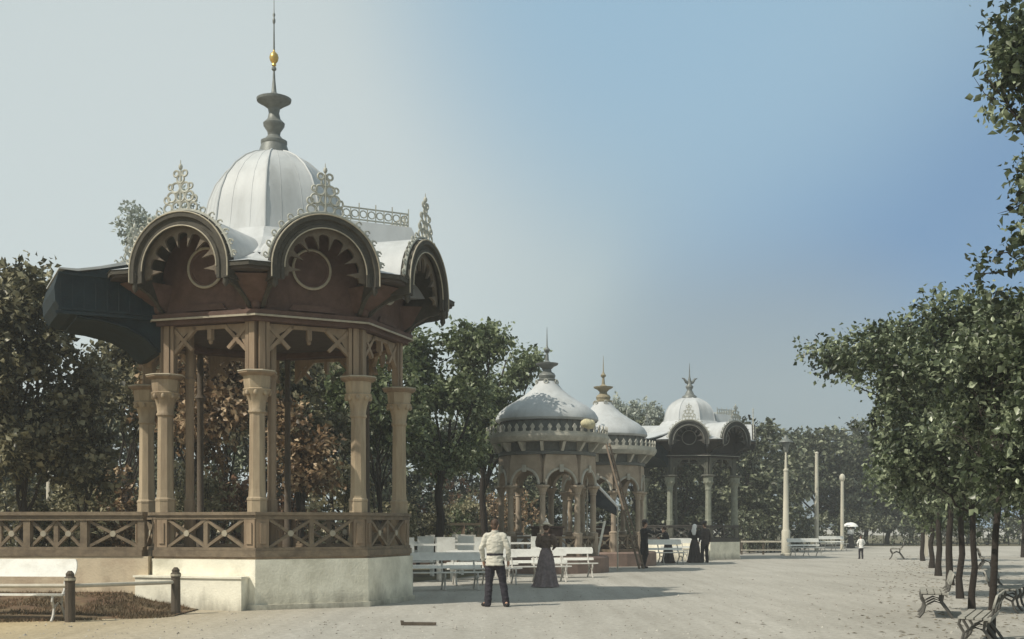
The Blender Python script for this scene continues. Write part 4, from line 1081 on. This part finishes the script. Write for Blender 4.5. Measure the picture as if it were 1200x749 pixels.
for k,(px,Z,r,h,mm,l) in enumerate(bs):
    f_=1.75 if Z<45 else 1.0
    bush(GZ(px,Z),r*(1.15 if Z<45 else 1),h*f_,mm,.14,340,200+k,l,gbush)
rb=bush(GZ(541,53),.75,2.75,'leaf_mid',.12,420,240,'round clipped dark bush with a pale flowering top beyond the settles','clipped bush')
foliage('blossom',[(0,0,2.45,.7,.7,.22),(-.4,0,2.2,.35,.5,.25),(.4,0,2.2,.35,.5,.25)],110,9,.12,241,M['flower'],rb,.25,-.4,.8)
# background park wood
gw='trees closing the background'
rs=random.Random(3)
L1=[(-30,46),(40,52),(110,49),(180,56),(250,53),(330,56),(405,54),(470,58)]
proto=[]
for k in range(3):
    proto.append((rblobs(300+k,13,2.4,5.8,1.9,(1.1,1.8)),310+k))
wood=[]
names=['dark leafy tree in the background','bushy background tree','deep green background tree']
wherel=['beyond the left edge trees','far behind the bent stem tree','far behind the porch column','far behind the corner column','far behind the left bay','far behind the middle column','far behind the right bay','far behind the side bay']
P3=[]
for k,(px,Z) in enumerate(L1):
    if k<3:
        o=tree(GZ(px,Z),2.6,.16,proto[k][0],'leaf_far',.30,560,10,proto[k][1],names[k%3]+', '+wherel[k],gw,name='background_tree',thr=-.16); P3.append(o)
    else:
        o=copy_tree(P3[k%3]); o.location=GZ(px,Z); o.rotation_euler.z=rs.random()*6; tag(o,names[k%3]+', '+wherel[k],'tree')
    s=rs.uniform(.8,.92); o.scale=(s,s,s)
L2=[(880,72,.95,'tree directly right of the distant bandstand'),(905,84,1.12,'round crowned tree behind the lamp post'),(935,95,1.05,'tree between the lamp post and the taller pole'),(958,97,1.2,'tree behind the taller plain pole'),(985,100,1.32,'higher tree behind the shorter plain pole'),(1015,100,1.05,'tree above the white parasol'),(1040,101,1.1,'tree behind the small boy'),(1068,103,1.0,'tree closing the far end of the avenue'),(1100,105,1.1,'background tree behind the far bench'),(1135,104,1.1,'background tree behind the slim trunks'),(1180,107,1.1,'background tree at the right edge'),(865,90,1.0,'tree half behind the distant bandstand'),(700,75,1.0,'tree behind the second kiosk'),(745,72,.9,'tree behind the left side of the distant bandstand'),(640,66,.95,'tree behind the nearer kiosk arches'),(800,74,.8,'tree seen through the bays of the distant bandstand'),(830,78,.9,'tree behind the right columns of the distant bandstand'),(590,70,.95,'tree far behind the stout trunked tree'),(535,72,.9,'tree far behind the round bush'),(770,80,.9,'tree behind the pointing man in black'),(1220,100,1.1,'background tree beyond the right edge')]
for px,Z,s,l in L2:
    o=copy_tree(P3[rs.randrange(3)]); o.location=GZ(px,Z); o.rotation_euler.z=rs.random()*6; sx=s*rs.uniform(.9,1.1); o.scale=(sx*1.1,sx*1.1,s); tag(o,l,'tree')
# clipped hedge at the avenue's end and behind the far rail
def hedge(A,B,h,w,seed,label):
    root=empty('hedge',A); d=B-A; n=int(d.length/.9); bl=[]
    b=MB()
    for i in range(n+1):
        q=d*(i/n); bl.append((q.x,q.y,h*.5,w,w*.7,h*.5)); b.tube([(q.x,q.y,-.03),(q.x,q.y,h*.6)],[.04,.015],5)
    b.tube([(0,0,-.02),(d.x,d.y,-.02)],.05,5)
    b.build('stems',M['bark'],root)
    foliage('foliage',bl,n*46,9,.2,seed,M['leaf_far'],root,.35,-.3,.8)
    return tag(root,label,'hedge')
hedge(GZ(985,94),GZ(1230,97),2.6,.8,401,'low dark hedge closing the far end of the promenade')
hedge(GZ(868,68.5),GZ(935,74),2.6,.8,402,'dark hedge behind the low pale fence')
hedge(GZ(935,90),GZ(990,93),2.8,.8,403,'dark hedge behind the far white benches')
hedge(GZ(-60,60),GZ(470,64),2.4,1.2,404,'long dark hedge deep in the park behind the bandstand')
hedge(GZ(470,76),GZ(870,84),3.0,1.3,405,'long dark hedge behind the kiosks and the distant bandstand')

# ------------------------------------------------------------------ people
def fuse(mb,name,mat_,parent,vox=.012,sm=4,fold=0):
    me=mb.mesh('tmp'); o=bpy.data.objects.new('tmp',me); COL.objects.link(o)
    r=o.modifiers.new('r','REMESH'); r.mode='VOXEL'; r.voxel_size=vox
    s=o.modifiers.new('s','SMOOTH'); s.factor=.5; s.iterations=sm
    dg=bpy.context.evaluated_depsgraph_get(); dg.update()
    m2=bpy.data.meshes.new_from_object(o.evaluated_get(dg)); m2.name=name
    bpy.data.objects.remove(o); 
    m2.materials.clear()
    m2.polygons.foreach_set('use_smooth',[True]*len(m2.polygons))
    if fold:
        for v in m2.vertices:
            p=v.co; q=noise.noise((p.x*9,p.y*9,p.z*16))+.6*noise.noise((p.x*18+3,p.y*18,p.z*26))
            v.co=p+v.normal*fold*q
    return link(name,m2,mat_,parent)
def limb(mb,pts,rads,n=10):
    for p,r in zip(pts,rads): mb.ball(p,r if not hasattr(r,'__len__') else (r[0],r[1],r[1]*.7),10,8)
    mb.tube(pts,rads,n)
def hand(mb,w,d,side):
    """palm and five curled fingers at wrist w, pointing along d"""
    w=Vector(w); d=Vector(d).normalized(); out=Vector((side,0,0)); f=d.cross(out).normalized()
    if f.y<0: f=-f
    limb(mb,[w,w+d*.05,w+d*.09],[.024,.034,.03],8)
    for k,(o,l) in enumerate(((.028,.07),(.010,.08),(-.009,.075),(-.026,.06))):
        b=w+d*.085+f*o
        mb.tube([b,b+d*l*.5,b+d*l*.85-out*.018],[.010,.009,.007],6)
    b=w+d*.03+f*.03
    mb.tube([b,b+f*.035+d*.03,b+f*.04+d*.06],[.013,.011,.008],6)
def head(mb,c,yaw=0,pitch=0):
    old=mb.M; mb.M=mb.M@Matrix.Translation(c)@Matrix.Rotation(yaw,4,'Z')@Matrix.Rotation(pitch,4,'X')
    mb.ball((0,0,.015),(.073,.092,.105),16,12); mb.ball((0,.028,-.055),(.054,.062,.062),12,8)
    mb.tube([(0,.085,.025),(0,.115,-.012),(0,.092,-.022)],[.010,.017,.012],6)
    for s in (-1,1):
        mb.ball((s*.075,-.002,-.005),(.012,.022,.032),8,6); mb.ball((s*.03,.078,.035),(.022,.016,.010),8,6); mb.ball((s*.032,.076,.012),(.013,.012,.009),8,6)
    mb.tube([(-.024,.086,-.052),(0,.093,-.052),(.024,.086,-.052)],[.006,.009,.006],6)
    mb.M=old
def eyes(parent,c,yaw):
    e=MB(); e.M=Matrix.Translation(c)@Matrix.Rotation(yaw,4,'Z')
    for s in (-1,1): e.ball((s*.031,.084,.014),(.008,.006,.006),8,6)
    e.build('eyes',M['hair'],parent)

def man(loc,rz,H,label,shirt,trouser,pose,hat=None,long_coat=False,vox=.011,belt=None,group=None):
    """figure faces local +y"""
    k=H/1.75; root=empty('person',loc,rz,k)
    b=MB()
    sh=1.44; neck=Vector((0,.0,1.50)); hc=Vector((0,.02,1.63))
    LA,RA=pose['arms']; LL,RL=pose['legs']
    # torso
    limb(b,[(0,0,.92),(0,0,1.08),(0,0,1.28),(0,0,1.41)],[(.155,.11),(.14,.10),(.17,.115),(.14,.09)],14)
    limb(b,[(-.14,0,1.385),(0,0,1.42),(.14,0,1.385)],[.05,.055,.05])
    limb(b,[(0,-.005,1.44),(0,.0,1.52),hc-Vector((0,.01,.06))],[.062,.055,.055])
    head(b,hc,pose.get('yaw',0))
    for A,s in ((LA,-1),(RA,1)):
        S=Vector((s*.16,0,1.385)); E,W=Vector(A[0]),Vector(A[1])
        limb(b,[S,S.lerp(E,.5),E,E.lerp(W,.35),W],[.06,.048,.04,.038,.026]); hand(b,W,(W-E),s)
    for Lg,s in ((LL,-1),(RL,1)):
        Hp=Vector((s*.095,0,.90)); K,A,T=map(Vector,Lg)
        limb(b,[Hp,Hp.lerp(K,.5),K,K.lerp(A,.3),A],[.092,.078,.057,.056,.038]); limb(b,[A-Vector((0,.0,.04)),A+(T-A)*.5+Vector((0,0,-.0)),T],[.038,.036,.03])
    body=fuse(b,'body',M['skin'],root,vox)
    eyes(root,hc,pose.get('yaw',0))
    # shirt / coat
    c=MB()
    hem=.50 if long_coat else .80
    if belt: tors=[((0,0,hem+.02),(.20,.145)),((0,0,.92),(.188,.135)),((0,0,1.04),(.158,.118)),((0,0,1.16),(.178,.128)),((0,0,1.30),(.182,.13)),((0,0,1.41),(.145,.10)),((0,0,1.475),(.075,.07))]
    else: tors=[((0,0,hem),(.205,.16)),((0,0,.92),(.18,.13)),((0,0,1.08),(.165,.12)),((0,0,1.3),(.19,.13)),((0,0,1.44),(.15,.10)),((0,0,1.495),(.072,.07))]
    c.tube([t[0] for t in tors],[t[1] for t in tors],20)
    limb(c,[(-.15,0,1.40),(0,-.005,1.435),(.15,0,1.40)],[.075,.08,.075])
    for A,s in ((LA,-1),(RA,1)):
        S=Vector((s*.165,0,1.40)); E,W=Vector(A[0]),Vector(A[1]); W=E.lerp(W,.95)
        limb(c,[S,S.lerp(E,.5),E,E.lerp(W,.4),W],[.078,.066,.058,.056,.043])
    fuse(c,'coat' if long_coat else 'shirt',M[shirt],root,vox,3,.014)
    t=MB()
    limb(t,[(0,0,.84),(0,0,.98)],[(.165,.125),(.15,.112)],16)
    for Lg,s in ((LL,-1),(RL,1)):
        Hp=Vector((s*.09,0,.88)); K,A,T=map(Vector,Lg); A2=K.lerp(A,1.11)
        limb(t,[Hp,Hp.lerp(K,.5),K,K.lerp(A,.35),A2],[.108,.096,.078,.077,.072])
    fuse(t,'trousers',M[trouser],root,vox,3,.011)
    for Lg,s in ((LL,-1),(RL,1)):
        K,A,T=map(Vector,Lg); q=MB(); d=(T-A); d.z=0; d.normalize()
        limb(q,[A+Vector((0,0,-.01)),A-d*.03+Vector((0,0,-.045)),A+d*.06+Vector((0,0,-.045)),Vector((T.x,T.y,.038))],[.05,.044,.045,.036])
        fuse(q,'shoe',M['leather'],root,vox,2)
    if belt:
        q=MB(); q.tube([(0,0,1.025),(0,0,1.065)],[(.168,.126),(.168,.126)],24); q.build('belt',M[belt],root)
        q=MB(); q.tube([(0,-.005,1.475),(0,-.005,1.525)],[(.074,.07),(.068,.066)],20); q.build('collar',M[shirt],root)
    h=MB(); h.M=Matrix.Translation(hc)@Matrix.Rotation(pose.get('yaw',0),4,'Z')
    h.ball((0,-.014,.035),(.080,.094,.093),16,12); h.ball((0,-.055,-.035),(.062,.05,.06),12,8)
    fuse(h,'hair',M['hair'],root,vox,2)
    if hat:
        q=MB(); q.M=Matrix.Translation(hc); q.lathe([(.10,.085),(.15,.08),(.15,.092),(.10,.10),(.092,.17),(.06,.195),(.01,.2)],20); q.build('hat',M[hat],root)
    return tag(root,label,'person',group)

STAND=dict(arms=(((-.24,-.03,1.15),(-.25,.06,.92)),((.25,-.03,1.15),(.27,.05,.92))),legs=(((-.11,.03,.50),(-.12,0,.09),(-.15,.15,.04)),((.11,.03,.5),(.12,0,.09),(.15,.15,.04))))
mp=dict(arms=(((-.27,-.02,1.17),(-.24,.10,.92)),((.27,-.03,1.16),(.26,.10,.92))),
        legs=(((-.12,.02,.50),(-.14,-.03,.09),(-.25,.06,.04)),((.15,.05,.50),(.22,.02,.09),(.25,-.12,.04))),yaw=-.15)
man(G(580,711),rad(-4),1.73,'man seen from behind in a belted white shirt and dark trousers','shirt','trouser',mp,belt='trouser')
pp=dict(arms=(((-.24,.03,1.15),(-.22,.15,.95)),((.30,.24,1.30),(.36,.52,1.36))),legs=(((-.11,.06,.50),(-.13,.02,.09),(-.14,.17,.04)),((.10,.02,.5),(.10,-.08,.09),(.12,.07,.04))))
man(G(755,666),rad(-68),1.76,'man in black coat and hat pointing to the right with outstretched arm','black_cloth','black_cloth',pp,hat='black_cloth',long_coat=True,vox=.016,group='people in dark clothes by the distant bandstand')
man(G(826,659.5),rad(25),1.74,'man in a dark suit and hat standing beside the white headscarf','dark_dress','black_cloth',STAND,hat='black_cloth',vox=.016,group='people in dark clothes by the distant bandstand')
man(G(1009,655),rad(10),1.12,'small boy in white shirt and dark trousers far down the promenade','cloth_white','trouser',dict(STAND,arms=(((-.30,0,1.18),(-.20,.14,1.0)),((.30,0,1.18),(.20,.14,1.0)))),vox=.02)

def woman(loc,rz,H,label,bodice,skirt,arms,hat=None,scarf=False,lean=0,vox=.013,train=.0,group=None,yaw=0,apron=None):
    k=H/1.66; root=empty('person',loc,rz,k)
    T=lambda p:(p[0],p[1]+lean*max(0,p[2]-.9),p[2])
    hc=Vector(T((0,.02,1.54))); b=MB()
    limb(b,[T((0,0,.9)),T((0,0,1.02)),T((0,0,1.2)),T((0,0,1.33))],[(.15,.11),(.105,.085),(.14,.11),(.12,.08)],14)
    limb(b,[T((-.13,0,1.34)),T((0,0,1.37)),T((.13,0,1.34))],[.05,.055,.05])
    limb(b,[T((0,0,1.36)),T((0,0,1.43)),hc-Vector((0,.01,.06))],[.05,.045,.05])
    head(b,hc,yaw)
    for s in (-1,1): limb(b,[(s*.09,0,.88),(s*.09,.02,.46),(s*.09,0,.09)],[.085,.055,.035]); limb(b,[(s*.09,0,.05),(s*.10,.13,.035)],[.034,.028])
    for A,s in zip(arms,(-1,1)):
        S=Vector(T((s*.16,0,1.33))); E,W=Vector(T(A[0])),Vector(T(A[1]))
        limb(b,[S,S.lerp(E,.5),E,E.lerp(W,.4),W],[.05,.042,.036,.033,.023]); hand(b,W,(W-E),s)
    fuse(b,'body',M['skin'],root,vox); eyes(root,hc,yaw)
    c=MB()
    tors=[((0,0,.92),(.165,.13)),((0,0,1.0),(.118,.10)),((0,0,1.1),(.13,.112)),((0,.015,1.22),(.16,.14)),((0,0,1.33),(.14,.10)),((0,0,1.39),(.07,.06)),((0,0,1.45),(.056,.055))]
    c.tube([T(t[0]) for t in tors],[t[1] for t in tors],20)
    for A,s in zip(arms,(-1,1)):
        S=Vector(T((s*.165,0,1.32))); E,W=Vector(T(A[0])),Vector(T(A[1])); W=E.lerp(W,.93)
        limb(c,[S,S.lerp(E,.35),S.lerp(E,.7),E,E.lerp(W,.4),W],[.085,.10,.085,.055,.046,.036])
    fuse(c,'bodice',M[bodice],root,vox,3,.012)
    s=MB(); n=48; prof=[(.32,.015),(.285,.10),(.235,.42),(.205,.7),(.178,.86),(.115,1.01)]
    vs=[];fs=[]
    for i,(r,z) in enumerate(prof):
        q=1-i/(len(prof)-1)
        for j in range(n):
            a=2*pi*j/n; f=1+.15*q*sin(11*a+.8*sin(3*a))+.03*q*sin(23*a)
            back=max(0,-sin(a)); rr=r*f*(1+train*back*q)
            vs.append(T((cos(a)*rr,sin(a)*rr*(.88+.12*q)-.03*q*0,z+(0 if i else .004*sin(11*a)))))
    for i in range(len(prof)-1):
        for j in range(n): fs.append((i*n+j,i*n+(j+1)%n,(i+1)*n+(j+1)%n,(i+1)*n+j))
    s.add(vs,fs,True); s.add(vs[:n],[list(range(n))[::-1]]); s.build('skirt',M[skirt],root,80)
    w=MB(); w.tube([T((0,0,.985)),T((0,0,1.03))],[(.127,.106),(.124,.104)],24); w.build('waistband',M[skirt],root)
    h=MB(); h.M=Matrix.Translation(hc); h.ball((0,-.018,.03),(.084,.10,.092),16,12); h.ball((0,-.085,.015),(.055,.05,.055),12,8)
    if scarf:
        h=MB(); h.M=Matrix.Translation(hc); h.ball((0,-.018,.02),(.098,.112,.115),16,12)
        limb(h,[(0,-.07,-.02),(0,-.12,-.16),(.03,-.15,-.34)],[(.09,.06),(.12,.04),(.07,.025)],12); fuse(h,'headscarf',M['cloth_white'],root,vox,3)
    else: fuse(h,'hair',M['hair'],root,vox,2)
    if hat:
        q=MB(); q.M=Matrix.Translation(hc)@Matrix.Rotation(rad(-10),4,'X'); q.lathe([(.09,.075),(.165,.088),(.168,.098),(.10,.10),(.088,.15),(.05,.165),(.01,.165)],24)
        ho=q.build('hat',M[hat],root)
        q=MB(); q.M=Matrix.Translation(hc)@Matrix.Rotation(rad(-10),4,'X')
        for p,r in (((.02,-.02,.19),.035),((-.03,.0,.18),.03),((.0,.03,.21),.03)): q.ball(p,r,8,6)
        q.tube([(0,-.02,.16),(.02,-.05,.23),(.0,-.09,.26)],[.02,.03,.008],6)
        q.build('hat_trimming',M['cloth_white'],ho)
    return tag(root,label,'person',group)
wa=[((-.24,.0,1.10),(-.14,.22,1.05)),((.25,.0,1.09),(.16,.20,1.02))]
woman(G(640,688),rad(-14),1.64,'woman seen from behind in a long mauve grey skirt, dark bodice and small pale hat','brown_bodice','mauve',wa,hat='straw',train=.3)
gd='people in dark clothes by the distant bandstand'
woman(G(783,660),rad(70),1.56,'woman in a long black dress bending towards the pointing man','black_cloth','dark_dress',[((-.2,.1,1.12),(-.12,.3,1.15)),((.22,.1,1.12),(.14,.3,1.1))],lean=.28,vox=.017,group=gd)
woman(G(814,659.5),rad(-30),1.66,'woman in black with a white headscarf hanging down her back','black_cloth','dark_dress',wa,scarf=True,vox=.017,group=gd)
pw=GZ(997,85.0)
woman(pw,rad(20),1.58,'far off woman in a white blouse and dark skirt under a parasol','cloth_white','dark_dress',[((-.24,.0,1.10),(-.14,.22,1.1)),((.25,.06,1.12),(.16,.22,1.25))],vox=.024)
pa=empty('parasol',pw+Vector((.05,.28,1.1)))
q=MB(); q.lathe([(.55,.42),(.50,.52),(.38,.63),(.2,.71),(.02,.74)],16); q.build('canopy',M['cloth_white'],pa)
q=MB(); q.tube([(0,0,-.1),(0,0,.8)],.015,6); q.build('handle',M['timber'],pa)
tag(pa,'white parasol held open by the far off woman','parasol')

# ------------------------------------------------------------------ sun, sky, haze, camera
SUN_EL=rad(48); saz=rad(32)            # from the left, a little behind the camera
sd=Vector((-cos(saz)*cos(SUN_EL),-sin(saz)*cos(SUN_EL),sin(SUN_EL)))
sl=bpy.data.lights.new('sun','SUN'); sl.energy=3.1; sl.angle=rad(.6); sl.color=(1,.93,.80)
so=bpy.data.objects.new('sun',sl); COL.objects.link(so); so.rotation_euler=(-sd).to_track_quat('-Z','Y').to_euler(); so.location=(-20,-5,30)

w=bpy.data.worlds.new('World'); scene.world=w; w.use_nodes=True
N=w.node_tree.nodes; L=w.node_tree.links
bg=N['Background']; bg.inputs['Strength'].default_value=.122
sky=N.new('ShaderNodeTexSky'); sky.sky_type='NISHITA'; sky.sun_disc=False
sky.sun_elevation=SUN_EL; sky.sun_rotation=atan2(sd.x,sd.y); sky.dust_density=3.0; sky.air_density=1.0; sky.ozone_density=1.5
tc=N.new('ShaderNodeTexCoord')
nrm=N.new('ShaderNodeVectorMath'); nrm.operation='NORMALIZE'; L.new(tc.outputs['Generated'],nrm.inputs[0])
def lobe(px,py,lo,hi):
    d=Vector(((px-600)/F,1,(HZ-py)/F)).normalized()
    dt=N.new('ShaderNodeVectorMath'); dt.operation='DOT_PRODUCT'; dt.inputs[1].default_value=d; L.new(nrm.outputs[0],dt.inputs[0])
    mr=N.new('ShaderNodeMapRange'); mr.interpolation_type='SMOOTHSTEP'; mr.inputs['From Min'].default_value=lo; mr.inputs['From Max'].default_value=hi
    L.new(dt.outputs['Value'],mr.inputs['Value']); return mr.outputs[0]
veil=N.new('ShaderNodeTexNoise'); veil.inputs['Scale'].default_value=2.6; veil.inputs['Detail'].default_value=7; veil.inputs['Roughness'].default_value=.55
L.new(nrm.outputs[0],veil.inputs['Vector'])
def mixc(f,a,b):
    m=N.new('ShaderNodeMixRGB')
    if hasattr(f,'is_linked'): L.new(f,m.inputs[0])
    else: m.inputs[0].default_value=f
    for s,i in ((a,1),(b,2)):
        if hasattr(s,'is_linked'): L.new(s,m.inputs[i])
        else: m.inputs[i].default_value=s
    return m.outputs[0]
# thin high cloud veil, thinnest to the right where blue shows
pale=(2.8,3.35,3.3,1); grey=(2.1,2.6,2.75,1); blue=(.9,1.7,2.8,1)
c=mixc(veil.outputs['Fac'],grey,pale)
c=mixc(lobe(180,250,cos(rad(24)),cos(rad(3))),c,(3.65,4.05,3.95,1))
c=mixc(lobe(1130,330,cos(rad(17)),cos(rad(2))),c,blue)
c=mixc(lobe(900,560,cos(rad(13)),cos(rad(1))),c,(1.7,2.1,2.25,1))
c=mixc(lobe(820,-90,cos(rad(17)),cos(rad(2))),c,(1.85,2.9,3.7,1))
fin=mixc(.88,sky.outputs['Color'],c)
L.new(fin,bg.inputs['Color'])

hz=MB(); hz.box(-220,220,-25,260,-1,32)
hm=bpy.data.materials.new('haze'); hm.use_nodes=True; hn=hm.node_tree.nodes; hl=hm.node_tree.links
hn.remove(hn['Principled BSDF']); pv=hn.new('ShaderNodeVolumePrincipled'); pv.inputs['Density'].default_value=.0011; pv.inputs['Color'].default_value=(.9,.93,.95,1); pv.inputs['Anisotropy'].default_value=.2
hl.new(pv.outputs[0],hn['Material Output'].inputs['Volume'])
ho=hz.build('haze',hm); tag(ho,'thin pale summer haze over the park','haze',kind='stuff')

cd=bpy.data.cameras.new('camera'); cam=bpy.data.objects.new('camera',cd); COL.objects.link(cam)
cam.location=(0,0,EYE); cam.rotation_euler=(pi/2,0,0); cd.sensor_width=36; cd.lens=36*F/1200; cd.shift_y=(HZ-374.5)/1200; cd.clip_end=2000; cd.clip_start=.1
scene.camera=cam
scene.view_settings.view_transform='Standard'; scene.view_settings.look='None'; scene.view_settings.gamma=1; scene.view_settings.exposure=.5
scene.render.engine='CYCLES'; scene.cycles.max_bounces=6; scene.cycles.volume_bounces=1; scene.cycles.transparent_max_bounces=4
